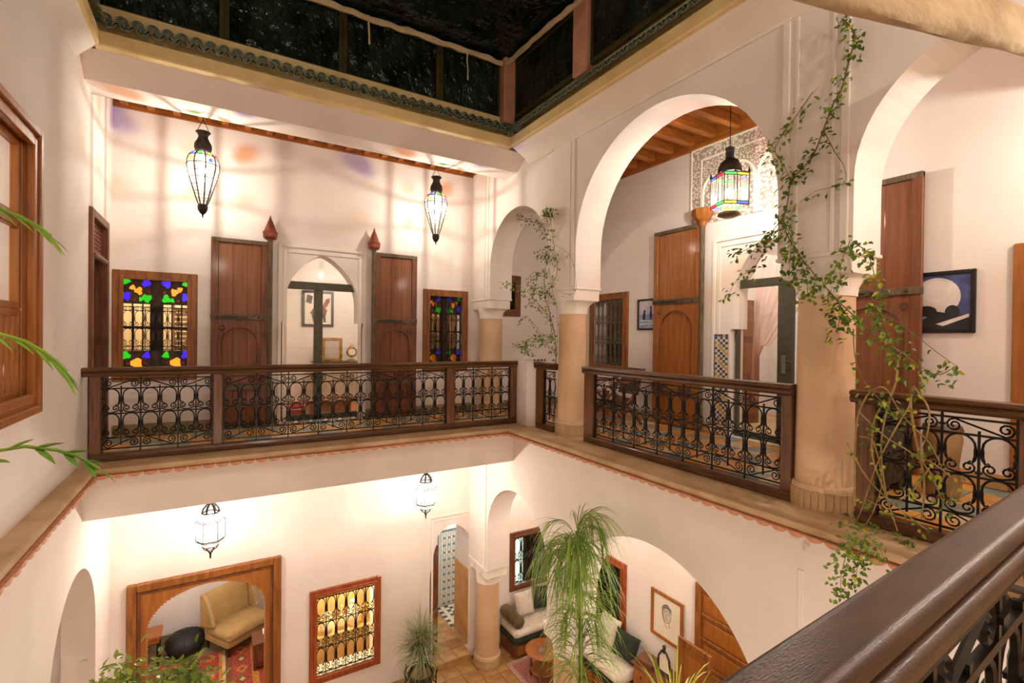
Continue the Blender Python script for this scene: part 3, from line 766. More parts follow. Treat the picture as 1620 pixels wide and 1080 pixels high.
def blob(t, x, z, r, m, y, n=9, seed=0, sx=1, sz=1):
    rnd = random.Random(seed); pl = []
    for k in range(n):
        a = 2 * PI * k / n; q = r * (1 + .28 * math.cos(3 * a + seed)) * rnd.uniform(.9, 1.1)
        pl.append((x + q * sx * math.cos(a), z + q * sz * math.sin(a)))
    g = G().prism(pl, 1, y, y + .008); P('glass_piece', g, m, t)
def stained(t, x0, x1, z0, z1, y, dim=False):
    """two stained casements side by side: coloured tracery above and below, clear arcaded panes between"""
    H = z1 - z0; mid = (x0 + x1) / 2; mw = .055
    zt, zb = z1 - .27 * H, z0 + .24 * H
    for a, b in ((x0, mid - mw), (mid + mw, x1)):
        w_ = b - a
        for (p0, p1, nm) in ((zt, z1, 'upper_tracery'), (z0, zb, 'lower_tracery')):
            g = G(); g.bbox(a, b, y, y + .02, p0, p1, .003); P(nm, g, SASH, t)
        g = G(); g.box(a, b, y, y + .02, (zt + zb) / 2 - .014, (zt + zb) / 2 + .014); P('sash_bar', g, SASH, t)
        for xx in (a, b - .02): 
            g = G(); g.box(xx, xx + .02, y, y + .02, zb, zt); P('sash_stile', g, SASH, t)
        glaze(t, a + .02, b - .02, zb, zt, y + .012)
        flip = a > mid - .01
        pos = [(.16, .86, .042, GGREEN), (.82, .82, .055, GBLUE), (.36, .62, .034, GAMB), (.56, .50, .05, GAMB), (.16, .30, .055, GBLUE), (.84, .22, .055, GGREEN), (.64, .18, .03, GGREEN), (.90, .48, .02, GRED), (.42, .16, .018, GRED)]
        for q, (fx, fz, r, m) in enumerate(pos):
            fx = 1 - fx if flip else fx
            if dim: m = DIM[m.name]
            blob(t, a + fx * w_, zt + fz * (z1 - zt), r, m, y - .009, seed=q + (9 if flip else 0), sx=w_ / .36)
        pos = [(.16, .80, .05, GGREEN), (.84, .80, .045, GBLUE), (.5, .46, .072, GAMB), (.2, .10, .04, GBLUE), (.8, .12, .055, GGREEN), (.22, .45, .018, GRED), (.8, .46, .016, GRED)]
        for q, (fx, fz, r, m) in enumerate(pos):
            fx = 1 - fx if flip else fx
            m = {0: GBLUE, 1: GGREEN}.get(q, m) if flip else m
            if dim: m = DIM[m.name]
            blob(t, a + fx * w_, z0 + fz * (zb - z0), r, m, y - .009, seed=q + 20, sx=w_ / .36)
        for xx in (a + w_ * .36, a + w_ * .7):
            g = G(); g.box(xx - .008, xx + .008, y - .005, y + .012, zb, zt); P('glazing_bar', g, SASH, t)
    g = G(); g.bbox(mid - mw, mid + mw, y - .012, y + .03, z0, z1, .006); P('meeting_stile', g, SASH, t)
def room(nm, x0, x1, y0, y1, z0, z1, wm=PLAS, fm=STONE, open_side='y0', lampw=12, lpos=None, col=WARM):
    g = G()
    if open_side != 'y0': g.box(x0 - .05, x1 + .05, y0 - .05, y0, z0, z1)
    g.box(x0 - .05, x1 + .05, y1, y1 + .05, z0, z1)
    if open_side != 'x0': g.box(x0 - .05, x0, y0, y1, z0, z1)
    if open_side != 'x1': g.box(x1, x1 + .05, y0, y1, z0, z1)
    g.box(x0 - .05, x1 + .05, y0, y1, z1, z1 + .05)
    S('wall_' + nm, g, wm)
    g = G(); g.box(x0 - .05, x1 + .05, y0, y1, z0 - .05, z0); S('floor_' + nm, g, fm)
    if lampw: lamp('room_fill_light', lpos or ((x0 + x1) / 2, (y0 + y1) / 2, z1 - .35), lampw, col, .1)  # unseen point light added to brighten the room, without a fixture
ROUND = -PI / 2
# window 1: stained glass, back gallery
t = SE('window_1', (-1.20, YB, .70)); frame(t, .94, 1.48)
stained(t, .09, .85, .1, 1.39, .05)
grille(t, .1, .84, .42, 1.0, .025, 6, 2)
room('stained_glass_room', -1.5, -.15, YB + .3, YB + 1.6, .2, 2.9, CREAM, lampw=22, lpos=(-.8, YB + .8, 2.5))
# a slatted shutter seen through the right casement, and an ochre cushion
sh = T('slatted_shutter', 'pale slatted shutter glimpsed through the right casement of the stained glass window', 'shutter', (-.42, YB + .42, .9))
for i in range(12):
    g = G(); g.box(-.13, .13, -.01, .01, i * .07, i * .07 + .05); P('slat', g, mat('shutter_paint', '#c99a5a', '#d9ad6e', .6) if i == 0 else MATS['shutter_paint'], sh)
for s_ in (-1, 1):
    g = G(); g.box(s_ * .15 - .02, s_ * .15 + .02, -.015, .015, -.7, .9); P('stile', g, MATS['shutter_paint'], sh)
# window 2: grille over stained glass, right part of the back wall
t = SE('window_2', (3.08, YB, .72)); frame(t, .87, 1.47)
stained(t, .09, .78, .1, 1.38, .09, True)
grille(t, .1, .77, .1, 1.38, .02, 5, 3)
room('book_room', 2.9, 4.2, YB + .3, YB + 1.3, .2, 2.9, CREAM, lampw=9, lpos=(3.5, YB + .55, 2.5))
sx = T('shelf_unit', 'wooden shelf unit seen through the right stained glass window', 'shelf', (3.5, YB + 1.1, .2))
for i in range(6):
    g = G(); g.box(-.5, .5, -.15, .15, i * .38, i * .38 + .03); P('board', g, WOODO, sx)
for s_ in (-.5, .5):
    g = G(); g.box(s_ - .02, s_ + .02, -.15, .15, 0, 2.1); P('side_panel', g, WOODO, sx)
# corner window (only its lower corner shows through the small arch)
t = SE('window_3', (4.18, YB, 1.76)); frame(t, .92, .80, fw=.12, m=WOODR)
grille(t, .12, .80, .12, .7, .02, 4, 2, im=IM); glaze(t, .12, .8, .12, .68, .06, mat('dark_pane', '#2a1c10', '#5a3a1c', .2, scale=5))
# right gallery window
t = SE('window_4', (XB, 7.26, .74), ROUND); frame(t, 1.02, 1.44)
grille(t, .11, .91, .11, 1.33, .01, 7, 3, im=iron_meshes(1.1, mat('bronze_iron', '#5f563f', '#7d7156', .5, metal=.3, scale=20)))
glaze(t, .1, .92, .1, 1.34, .08)
room('right_window_room', XB + .3, XB + 1.5, 6.1, 7.5, .3, 2.7, mat('dark_interior', '#5b3a22', '#7a5232', .7, scale=3), lampw=5, lpos=(XB + .8, 6.6, 2.4), open_side='x0')
for i, (yy, zz, c) in enumerate([(6.5, 1.5, '#b5502a'), (6.72, 1.52, '#c96a34'), (6.62, 1.1, '#d3a06a'), (6.42, 1.12, '#a8441f'), (6.9, 1.1, '#b86a3a')]):
    g = G().lathe([(.02, 0), (.07, .03), (.09, .12), (.06, .2), (.03, .24), (.045, .27)], n=14)
    lab = ['orange clay jar on the upper shelf behind the right gallery grille, nearer the picture', 'light orange clay jar on the upper shelf behind the right gallery grille, farther from picture',
           'pale clay jar mid lower shelf behind the right gallery grille', 'dark red clay jar on lower shelf behind the right gallery grille', 'brown clay jar at the far left of lower shelf behind the right gallery grille'][i]
    tag(P('clay_jar', g, mat('jar_clay_%d' % i, c, None, .5), None, True, loc=(XB + .62, yy, zz)), lab, 'jar', 'clay jars behind the right gallery window')
for zz in (1.1, 1.5):
    g = G(); g.box(XB + .45, XB + .8, 6.15, 7.45, zz - .03, zz)
    tag(P('wall_shelf', g, WOODR, None), ('upper' if zz > 1.3 else 'lower') + ' wooden shelf of clay jars behind the right gallery grille', 'shelf')
# left wall big window (only its far jamb shows)
t = SE('window_5', (XL, 3.3, .75), PI / 2); w_, h = 1.58, 2.07
frame(t, w_, h, fw=.13, dep=(-.06, .08), m=WOODO)
frame(t, w_, h, fw=.06, dep=(-.085, -.05), m=WOODO, inner=False)
for a, b in ((.13, .79), (.79, 1.45)):
    for z0_, z1_ in ((.13, .75), (.75, 1.37), (1.37, 1.94)):
        for (p, q, r_, s_) in ((a, a + .06, z0_, z1_), (b - .06, b, z0_, z1_), (a + .06, b - .06, z0_, z0_ + .05), (a + .06, b - .06, z1_ - .05, z1_)):
            g = G(); g.bbox(p, q, .0, .05, r_, s_, .006); P('casement_bar', g, WOODO, t)
        glaze(t, a + .06, b - .06, z0_ + .05, z1_ - .05, .03)
    for k in range(5):
        g = G().lathe([(.012, 0), (.02, .1), (.01, .2), (.02, .3), (.012, .4), (.02, .5), (.012, .6)], n=8); P('turned_spindle', g, WOODO, t, True, loc=(a + .12 + k * .105, .015, .14))
room('left_room', XL - 1.8, XL - .3, 2.9, 5.2, .5, 3.0, PLAS, lampw=16, open_side='x1')
# left wall gallery door (open to a dim room, blind above)
t = SE('door_1', (XL, 6.80, 0), PI / 2)
frame(t, .94, 2.70, fw=.09, dep=(-.035, .12), m=WOODR, inner=False)
g = G(); g.bbox(.09, .85, .0, .05, 2.22, 2.27, .006); P('transom', g, WOODR, t)
for i in range(7):
    g = G(); g.box(.09, .85, .03, .05, 2.28 + i * .048, 2.28 + i * .048 + .038); P('blind_slat', g, mat('blind_rust', '#6a3226', '#84483a', .6) if i == 0 else MATS['blind_rust'], t)
g = G().tube([(.08, -.02, 2.2), (.86, -.02, 2.2)], .03, 8); P('blind_roll', g, mat('blind_roll', '#8c6f60', '#a58878', .7), t, True)
g = G(); g.bbox(.09, .5, .09, .12, 0, 2.2, .006); P('door_leaf', g, WOODD, t)
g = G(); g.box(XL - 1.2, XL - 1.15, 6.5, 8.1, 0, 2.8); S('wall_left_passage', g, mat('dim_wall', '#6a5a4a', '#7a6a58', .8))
# ================================================================ OLD DOOR LEAVES
COPPER = mat('red_copper_finial', '#7a3a28', '#9a5440', .45, metal=.35, scale=8, bump=.2)
def leaf(nm, loc, rz, w_, h, post, wm=WOODP, m2=WOODR, cap='cone', z_mid=None):
    """old door leaf opened flat against the wall; post: 'l' or 'r' side carries the pivot post"""
    t = SE(nm, loc, rz); zm = z_mid or h * .585; fw = .09
    for a, b in ((0, fw), (w_ - fw, w_)):
        g = G(); g.bbox(a, b, -.05, 0, 0, h, .006); P('stile', g, m2, t)
    g = G(); g.bbox(-.0, w_, -.055, .0, h - .06, h, .006); P('top_rail', g, WOODW, t)
    g = G(); g.bbox(-.005, w_ + .005, -.065, .0, zm - .05, zm + .03, .006); mr = P('mid_rail', g, WOODW, t)
    for k in range(4):
        g = G().ball((.12 + k * (w_ - .24) / 3, -.068, zm - .01), .014, 8, 5); P('nail', g, IRONG, mr, True)
    g = G(); g.bbox(fw, w_ - fw, -.05, .0, 0, .12, .006); P('bottom_rail', g, m2, t)
    n = 3; pw = (w_ - 2 * fw) / n
    for k in range(n):
        g = G(); g.bbox(fw + k * pw + .001, fw + (k + 1) * pw - .001, -.025, -.004, zm + .03, h - .06, .003); P('upper_plank', g, wm, t)
        g = G(); g.bbox(fw + k * pw + .001, fw + (k + 1) * pw - .001, -.025, -.004, .12, zm - .05, .003); P('lower_plank', g, wm, t)
    # raised surround with a keyhole arch over the lower planks
    uc = w_ / 2; hh = (w_ - 2 * fw) * .40; sp = zm - .05 - hh - .14
    g = wallgeo(1, -.042, -.026, fw, w_ - fw, .12, zm - .05, [(.12, arch(uc, hh, sp + .02, 20))])
    P('arched_surround', g, m2, t)
    arc = [(x, -.045, z) for x, z in arch(uc, hh + .012, sp + .02, 20)]
    P('arch_moulding', G().tube([(arc[0][0], -.045, .55)] + arc + [(arc[-1][0], -.045, .55)], .009, 5), WOODR, t)
    g = G(); g.bbox(fw, w_ - fw, -.06, -.02, .50, .56, .005); P('lower_batten', g, WOODW, t)
    rx = .14 if post == 'r' else w_ - .14
    P('ring_handle', G().tube([(rx + .035 * math.cos(2 * PI * k / 14), -.062, zm - .17 + .035 * math.sin(2 * PI * k / 14)) for k in range(14)], .006, 5, closed=True), IRONG, t, True)
    P('bolt', G().tube([(.02, -.075, zm - .01), (w_ * .55, -.075, zm - .01)], .012, 6), IRONG, t, True)
    px = w_ + .025 if post == 'r' else -.025
    P('pivot_post', G().lathe([(.036, 0), (.034, h * .5), (.036, h + .06)], (px, -.045, 0), 12), WOODW, t, True)
    z0_ = h + .04
    if cap == 'cone':
        P('finial', G().lathe([(.07, 0), (.095, .03), (.10, .09), (.105, .10), (.098, .115), (.085, .125), (.045, .24), (.02, .30), (.012, .33), (.001, .36)], (px, -.045, z0_), 10), COPPER, t)
    else:
        P('finial', G().lathe([(.045, 0), (.06, .06), (.12, .10), (.155, .16), (.155, .24), (.14, .25)], (px, -.045, z0_ - .10), 8), WOODO, t)
    return t
leaf('door_2', (-.10, YB - .06, .04), 0, .72, 2.68, 'r')
leaf('door_3', (2.21, YB - .06, .04), 0, .72, 2.69, 'l')
leaf('door_4', (XB - .04, 5.60, .02), ROUND, .90, 3.05, 'r', wm=WOODO, m2=WOODO, cap='hex', z_mid=1.93)
leaf('door_5', (XB - .06, 2.96, .02), ROUND, .90, 3.05, 'l', wm=WOODP, m2=WOODP, cap='hex', z_mid=1.86)
# ================================================================ ARCHED DOORWAYS
def alfiz(nm, loc, rz, w_, h, bw=.05, dep=.025, zb=0):
    t = SE(nm, loc, rz)
    for k, (o, d) in enumerate(((0, dep), (bw * 1.6, dep * .6))):
        for b in ((o, o + bw, zb, h - o), (w_ - o - bw, w_ - o, zb, h - o), (o + bw, w_ - o - bw, h - o - bw, h - o)):
            g = G(); g.bbox(b[0], b[1], -d, 0, b[2], b[3], .006); P('moulding', g, PLASTRIM, t)
    return t
alfiz('trim_door_back', (.76, YB, 0), 0, 1.33, 2.74)
g = G(); g.prism([(x, z) for x, z in [(0, 0), (.045, .05), (.045, .12), (-.02, .12), (-.02, 0)]], 1, -.02, .3)
# glazed metal door inside the back arch
t = SE('door_6', (.80, YB + .14, 0)); W6 = 1.24
for b in ((0, W6, 2.07, 2.19), (.50, .63, 0, 2.07), (0, W6, 0, .09), (0, .04, .09, 2.07), (W6 - .04, W6, .09, 2.07)):
    g = G(); g.bbox(b[0], b[1], -.03, .04, b[2], b[3], .006); P('metal_bar', g, METALG, t)
glaze(t, .04, .50, .09, 2.07, 0); glaze(t, .63, W6 - .04, .09, 2.07, 0); glaze(t, .07, W6 - .07, 2.19, 2.62, 0)
P('door_handle', G().tube([(.61, -.05, 1.0), (.61, -.08, 1.0), (.72, -.08, 1.0)], .01, 6), mat('steel', '#8a8880', '#a0a09a', .3, metal=.9), t, True)
room('back_bedroom', .3, 3.3, YB + .3, 10.75, 0, 2.95, PLAS, mat('terracotta_floor', '#b5702f', '#cf8a44', .4, scale=4, coat=.2), lampw=26, lpos=(2.4, 9.2, 2.6))
# right gallery doorway
alfiz('trim_door_right', (XB, 4.55, 0), ROUND, 1.67, 2.80)
t = SE('door_7', (XB + .12, 4.24, 0), ROUND); W7 = 1.08
for b in ((0, W7, 2.07, 2.18), (.60, .79, 0, 2.07), (0, W7, 0, .09), (0, .035, .09, 2.07)):
    g = G(); g.bbox(b[0], b[1], -.03, .05, b[2], b[3], .006); P('metal_bar', g, METALG, t)
glaze(t, .04, .60, .09, 2.07, 0); glaze(t, .79, W7, .09, 2.07, 0); glaze(t, .07, W7 - .07, 2.18, 2.62, 0)
g = G(); g.bbox(.66, .72, -.05, -.03, .92, 1.16, .006); P('lock_plate', g, MATS['steel'], t)
P('door_handle', G().tube([(.69, -.05, 1.09), (.69, -.09, 1.09), (.82, -.09, 1.09)], .011, 6), MATS['steel'], t, True)
room('right_bedroom', XB + .3, 8.6, 2.2, 5.2, 0, 2.95, PLAS, STONE, lampw=24, open_side='x0', lpos=(7.3, 3.9, 2.6))
alfiz('trim_inner_arch', (8.58, 4.05, 0), ROUND, 1.3, 2.3, bw=.07)
dw = SE('door_8', (7.0, 4.95, 0), -.35)
g = G(); g.bbox(0, .62, -.04, 0, 0, 2.0, .006); P('leaf', g, WOODR, dw)
for z0_ in (.15, .8, 1.4):
    g = G(); g.bbox(.1, .52, -.055, -.04, z0_, z0_ + .5, .01); P('raised_panel', g, WOODP, dw)
VEIL = glass('voile', (.82, .62, .55, 1), .02, .5, diff=.5)
cur = T('voile_curtain', 'sheer pink voile curtain tied back inside the right glazed door', 'curtain', (XB + .36, 4.2, 0))
g = G(); rows = []
for i in range(15):
    z = 2.62 - i * .15; q = i / 14; row = []
    wid = .95 * (1 - min(1, q * 1.45)) + .10
    for j in range(25):
        u = j / 24
        row.append((.05 + .02 * math.sin(u * 42 + q * 3), -.02 - u * wid, max(z - (u * .35 if q < .6 else 0) * (1 - q), .35)))
    rows.append(row)
g.loft(rows, closed=False); P('drape', g, VEIL, cur, True)
# zellige strips flanking the right doorway
ZB, ZW, ZY = mat('blue_zellige', '#23366e', '#3a4f8c', .25, scale=12, coat=.4), mat('cream_zellige', '#d8cdb4', '#e6dcc6', .3, scale=12, coat=.3), mat('yellow_zellige', '#c08a2a', '#d6a548', .3, scale=12, coat=.3)
ZK = mat('dark_zellige', '#3c4850', '#58656a', .3, scale=12, coat=.3); ZG = mat('green_zellige', '#9db8b0', '#b9ccc4', .3, scale=12, coat=.3)
ZGR = mat('zellige_grout', '#9f9788', '#b5ad9c', .7, scale=9)
def zellige(nm, loc, rz, w_, h, step, pick, mats_, border=True):
    t = SE(nm, loc, rz)
    g = G(); g.box(0, w_, -.012, 0, 0, h); P('bed', g, ZGR, t)
    mes = []
    for m in mats_:
        g = G(); q = step * .45
        g.bbox(-q, q, -.008, 0, -q, q, .003); mes.append(g.mesh('tile', m))
    nx, nz = int(w_ / step), int(h / step)
    for i in range(nx):
        for j in range(nz):
            k = pick(i, j, nx, nz)
            if k is not None: link('tile', mes[k], t, ((i + .5) * w_ / nx, -.012, (j + .5) * h / nz))
    return t
zellige('trim_zellige_right', (XB - .002, 4.53, .0), ROUND, .25, 1.43, .0365, lambda i, j, nx, nz: 0 if i in (0,) else (0 if j >= nz - 2 and i % 2 else (1 if (i + j) % 2 else (2, 3, 0)[(i + j) // 2 % 3])), [ZB, ZW, ZY, ZK])
# carved plaster panel over the right doorway
CARV = mat('carved_plaster', '#e6ddd4', '#a59888', .8, scale=24, kind='voronoi', contrast=(.38, .62), spec=.2)  # shade in the carved recesses painted as darker cell borders
CARV2 = mat('carved_lattice_plaster', '#e2d9cf', '#9c8e7e', .8, scale=38, kind='voronoi', contrast=(.36, .58), spec=.2)  # finer recess shade, likewise put into the colour
t = SE('trim_carved_panel', (XB, 4.95, 3.06), ROUND)
pw, ph = 2.15, 1.15
g = G(); g.box(0, pw, -.012, 0, 0, ph); P('ground', g, CARV2, t)
for b in ((0, .03, 0, ph), (.18, .205, 0, ph - .18), (.18, pw - .18, ph - .205, ph - .18), (0, pw, ph - .03, ph), (0, .2, 0, .02), (pw - .205, pw - .18, 0, ph - .18)):
    g = G(); g.bbox(b[0], b[1], -.03, -.01, b[2], b[3], .005); P('fillet', g, PLASTRIM, t)
for b in ((.03, .18, .02, ph - .18), (.03, pw - .03, ph - .18, ph - .03)):
    g = G(); g.box(b[0], b[1], -.018, -.01, b[2], b[3]); P('scroll_band', g, CARV, t)
for uc, hw, sp, rs in ((.37, .15, .42, .22), (.80, .24, .50, .26), (1.35, .26, .50, .30), (1.78, .15, .42, .22)):
    pl = arch(uc, hw, sp, 18, pointed=.3 if hw < .2 else .0, rise=rs)
    g = G().prism([(uc - hw, 0)] + pl + [(uc + hw, 0)], 1, -.016, -.008); P('arch_field', g, CARV, t)
    P('arch_rib', G().tube([(uc - hw, -.02, 0)] + [(x, -.02, z) for x, z in pl] + [(uc + hw, -.02, 0)], .024, 6), PLASTRIM, t, True)
for uc, zc in ((.585, .80), (1.075, .84), (1.56, .80)):
    g = G()
    for k in range(4):
        a = k * PI / 2 + PI / 4; g.ball((uc + .03 * math.cos(a), -.018, zc + .03 * math.sin(a)), .024, 8, 5, sy=.4)
    P('rosette', g, PLASTRIM, t, True)
# ================================================================ GROUND FLOOR OPENINGS
# framed doorway with scalloped arch
t = SE('door_9', (-1.03, YB, ZL)); w_, h = 1.87, 2.58
pl = arch(w_ / 2 + .0, .72, 1.90, 40, rise=.50)
g = wallgeo(1, -.02, .08, .10, w_ - .10, 0, h - .10, [(0, pl)]); P('arch_board', g, WOODO, t)
for b in ((0, .11, 0, h), (w_ - .11, w_, 0, h), (.11, w_ - .11, h - .11, h)):
    g = G(); g.bbox(b[0], b[1], -.07, .08, b[2], b[3], .012); P('frame_board', g, WOODF, t)
for b in ((.11, .15, 0, h - .11), (w_ - .15, w_ - .11, 0, h - .11), (.15, w_ - .15, h - .15, h - .11)):
    g = G(); g.bbox(b[0], b[1], -.045, .0, b[2], b[3], .008); P('inner_moulding', g, WOODR, t)
beadm = G().ball((0, 0, 0), .017, 6, 4).mesh('bead', WOODO)
tot = [(pl[0][0], z / 10) for z in range(2, 19)] + pl + [(pl[-1][0], z / 10) for z in range(18, 1, -1)]
acc = []
for (x0_, z0_), (x1_, z1_) in zip(tot[:-1], tot[1:]):
    n = max(1, round(math.hypot(x1_ - x0_, z1_ - z0_) / .034))
    acc += [(x0_ + (x1_ - x0_) * k / n, z0_ + (z1_ - z0_) * k / n) for k in range(n)]
for x, z in acc[:290]: link('bead', beadm, t, (x, -.012, z))
room('salon', -1.25, 1.25, YB + .3, 11.4, ZL, -1.9, PLAS, mat('salon_floor', '#6b5638', '#8a7350', .5, scale=4), lampw=30, lpos=(-.2, 9.6, -2.2))
sb = SE('baseboard_salon'); g = G(); g.bbox(-1.24, 1.24, 11.37, 11.399, ZL, ZL + .14, .005); P('skirting', g, BASE, sb)
# grilled window
t = SE('window_6', (1.25, YB, -4.2)); frame(t, 1.13, 1.50, fw=.09, m=mat('rust_frame_wood', '#8a3c16', '#a8552a', .4, scale=3, stretch=(7, 7, 1), coat=.2))
grille(t, .1, 1.03, .1, 1.40, .01, 6, 3, im={**IM, **iron_meshes(1.15)}); glaze(t, .09, 1.04, .09, 1.41, .08)
room('pantry', 1.2, 2.5, YB + .3, YB + 1.4, -4.45, -2.5, mat('golden_wall', '#bfa56e', '#d8c08a', .6, scale=3), WOODO, lampw=36, lpos=(2.0, YB + .75, -2.75), col=(1, .85, .62))
t2 = T('wooden_sideboard', 'low sideboard behind the ground floor grilled window', 'sideboard', (1.85, YB + .95, -4.45))
for b in ((-.55, .55, -.2, .2, 0, .5), (-.58, .58, -.22, .22, .5, .54)):
    g = G(); g.bbox(*b, .01); P('body' if b[5] < .52 else 'top', g, MATS['golden_wall'], t2)
for i, (x, c, pr_) in enumerate([(-.42, '#c5552a', [(.04, 0), (.1, .05), (.09, .2), (.03, .34)]), (-.18, '#e8dcc0', [(.05, 0), (.12, .1), (.1, .22), (.05, .3), (.07, .33)]), (.08, '#d8c8a4', [(.04, 0), (.09, .08), (.07, .2), (.02, .28), (.02, .4)]), (.28, '#efe6d2', [(.06, 0), (.11, .12), (.1, .3), (.04, .4), (.06, .44)]), (.48, '#cfa860', [(.04, 0), (.07, .1), (.03, .25), (.05, .3)])]):
    o = P('ceramic_vase', G().lathe(pr_, n=16), mat('vase_%d' % i, c, None, .35), None, True, loc=(1.85 + x, YB + .85, -3.91))
    tag(o, ['rust red vase at the left behind the ground floor grille', 'squat cream vase behind the ground floor grille', 'slender beige bottle vase in the middle behind the ground floor grille', 'large white vase behind the ground floor grille', 'small golden vase at the right behind the ground floor grille'][i], 'vase', 'vases behind the ground floor grille')
# tiled passage
alfiz('trim_passage', (3.22, YB, ZL + .12), 0, .98, 2.60, bw=.04, dep=.02)
g = G(); g.box(3.22, 4.03, 8.0, YB + .32, ZL - .02, ZL + .10); S('floor_passage_step', g, LT[0])
fl = SE('floor_passage'); tileset(fl, 3.22, 4.03, 8.0, 9.7, ZL + .112, .27, LT, lambda i, j: random.choice([0, 1, 2, 2]))
g = G(); g.box(3.2, 5.6, 8.32, 9.8, ZL - .02, ZL + .095); S('floor_passage_base', g, STONE)
g = G(); g.box(4.12, 4.3, YB + .3, 8.92, ZL, -1.9); S('wall_passage_right', g, PLAS)
DADO = mat('ochre_dado', '#b98a4a', '#d8ab66', .45, scale=5, bump=.1, contrast=(.3, .7))
g = G(); g.box(4.10, 4.12, YB + .01, 8.93, ZL + .11, -3.1); S('trim_dado', g, DADO)
g = G(); g.box(3.1, 3.2, YB + .3, 9.8, ZL, -1.9); g.box(3.1, 5.7, 9.75, 9.85, ZL, -1.9); g.box(5.6, 5.7, YB + .3, 9.8, ZL, -1.9); g.box(3.1, 5.7, YB + .3, 9.85, -1.9, -1.85); S('wall_passage', g, PLAS)
lamp('room_fill_light', (4.7, 9.2, -2.1), 17, (.97, .97, 1), .1)  # unseen light added for the passage, no fixture modelled
ZG2, ZK2 = mat('pale_green_zellige', '#b4c8c0', '#c9d8d0', .3, scale=12), mat('slate_zellige', '#5f7076', '#7b8a8e', .3, scale=12)
zellige('trim_zellige_passage', (4.08, 9.74, ZL + .14), 0, .50, 1.62, .052, lambda i, j, nx, nz: 2 if j >= nz - 1 and i % 2 else (0 if i in (0, nx - 1) else (2 if (i % 2 == 0 and j % 3 == 0) else 1 if (i + j) % 2 else 3)), [ZG2, ZG2, ZK2, ZW])
zf = SE('floor_zellige', (4.04, 8.95, ZL + .10))
for m, sel in ((ZW, 0), (ZK, 1)):
    g = G(); g.bbox(-.04, .04, -.04, .04, 0, .012, .003); me = g.mesh('tile', m)
    for i in range(12):
        for j in range(9):
            kk = 1 if (i == 0 and j % 2 == 0) or ((i + j) % 2 == 0 and i in (2, 3)) or (j in (6,) and i % 2 and i > 3) else 0
            if kk == sel: link('tile', me, zf, (i * .085 + .04, j * .085 + .04, 0))
t = SE('door_10', (3.275, YB + .06, ZL + .12), .75)
g = G().prism([(0, 0), (.30, 0), (.30, 1.95), (.22, 1.88), (.12, 1.72), (.05, 1.52), (0, 1.3)], 1, -.04, 0); P('leaf', g, WOODR, t)
for i in range(3):
    g = G(); g.bbox(.05, .25, -.055, -.04, .08 + i * .42, .4 + i * .42, .01); P('raised_panel', g, WOODP, t)
# corner window over the first sofa
t = SE('window_7', (4.93, YB, -3.66)); frame(t, .90, 1.16, fw=.085, m=WOODR)
grille(t, .09, .81, .09, 1.07, .01, 4, 2, im={**IM, **iron_meshes(1.15)})
for a, b in ((.08, .36),): glaze(t, a, b, .08, 1.08, .08, glass('bright_pane', (.8, .95, .85, 1), .1, .1, emit=.28, ecol=(.75, .95, .85, 1)))  # left pane glows by itself, standing in for light behind it
g = G(); g.bbox(.36, .44, .05, .1, .08, 1.08, .005); P('meeting_stile', g, SASH, t)
glaze(t, .44, .82, .08, 1.08, .08, mat('dark_leaf_pane', '#1a120a', '#4a3018', .15, scale=8))
# window of the side sitting area
t = SE('window_8', (XB, 7.2, -3.93), ROUND); frame(t, 1.0, 1.32, fw=.10, m=MATS['rust_frame_wood'])
grille(t, .1, .9, .1, 1.22, .01, 5, 3, im={**IM, **iron_meshes(1.15)}); glaze(t, .1, .9, .1, 1.22, .08, MATS['dark_leaf_pane'])
# tall panelled wooden door in the side sitting area
t = SE('door_11', (XB, 4.74, ZL), ROUND); w_ = 1.4; h = 2.35
g = G(); g.bbox(0, w_, -.03, .05, 0, h, .01); P('backing', g, WOODO, t)
for b in ((0, .11, 0, h), (w_ - .11, w_, 0, h), (.11, w_ - .11, h - .10, h)):
    g = G(); g.bbox(b[0], b[1], -.06, -.03, b[2], b[3], .008); P('frame_board', g, WOODF, t)
for i in range(6):
    z = .14 + i * .36
    g = G(); g.bbox(.11, w_ - .11, -.055, -.03, z - .05, z, .006); P('rail', g, WOODF, t)
    g = G(); g.bbox(.15, w_ - .15, -.048, -.03, z + .03, z + .27, .02); P('raised_panel', g, WOODO, t)
# ================================================================ PICTURES
BLACKF = mat('black_frame', '#14110f', '#221d19', .35, scale=8)
PAPER = mat('art_paper', '#e6dcc4', '#efe7d3', .7, scale=3)
def picture(label, loc, rz, w_, h, fw, fm, shapes, ground, glass_=False):
    """framed picture: origin bottom left of the frame, facing -y local; shapes = [(polygon, material)] in 0..1 picture coordinates"""
    t = T('framed_picture', label, 'picture', loc, rz)
    for nm, b in (('frame_side', (0, fw, 0, h)), ('frame_side', (w_ - fw, w_, 0, h)), ('frame_side', (fw, w_ - fw, h - fw, h)), ('frame_side', (fw, w_ - fw, 0, fw))):
        g = G(); g.bbox(b[0], b[1], -.03, -.002, b[2], b[3], .005); P(nm, g, fm, t)
    g = G(); g.box(fw, w_ - fw, -.012, -.004, fw, h - fw); c = P('canvas', g, ground, t)
    for k, (poly, m) in enumerate(shapes):
        g = G().prism([(fw + x * (w_ - 2 * fw), fw + z * (h - 2 * fw)) for x, z in poly], 1, -.0135 - k * .0002, -.0122 - k * .0002); P('painted_shape', g, m, c)
    if glass_: g = G(); g.box(fw, w_ - fw, -.022, -.02, fw, h - fw); P('glazing', g, CLEAR, t)
    return t
def ell(cx, cz, rx, rz_, n=18, a0=0, a1=2 * PI): return [(cx + rx * math.cos(a0 + (a1 - a0) * k / n), cz + rz_ * math.sin(a0 + (a1 - a0) * k / n)) for k in range(n)]
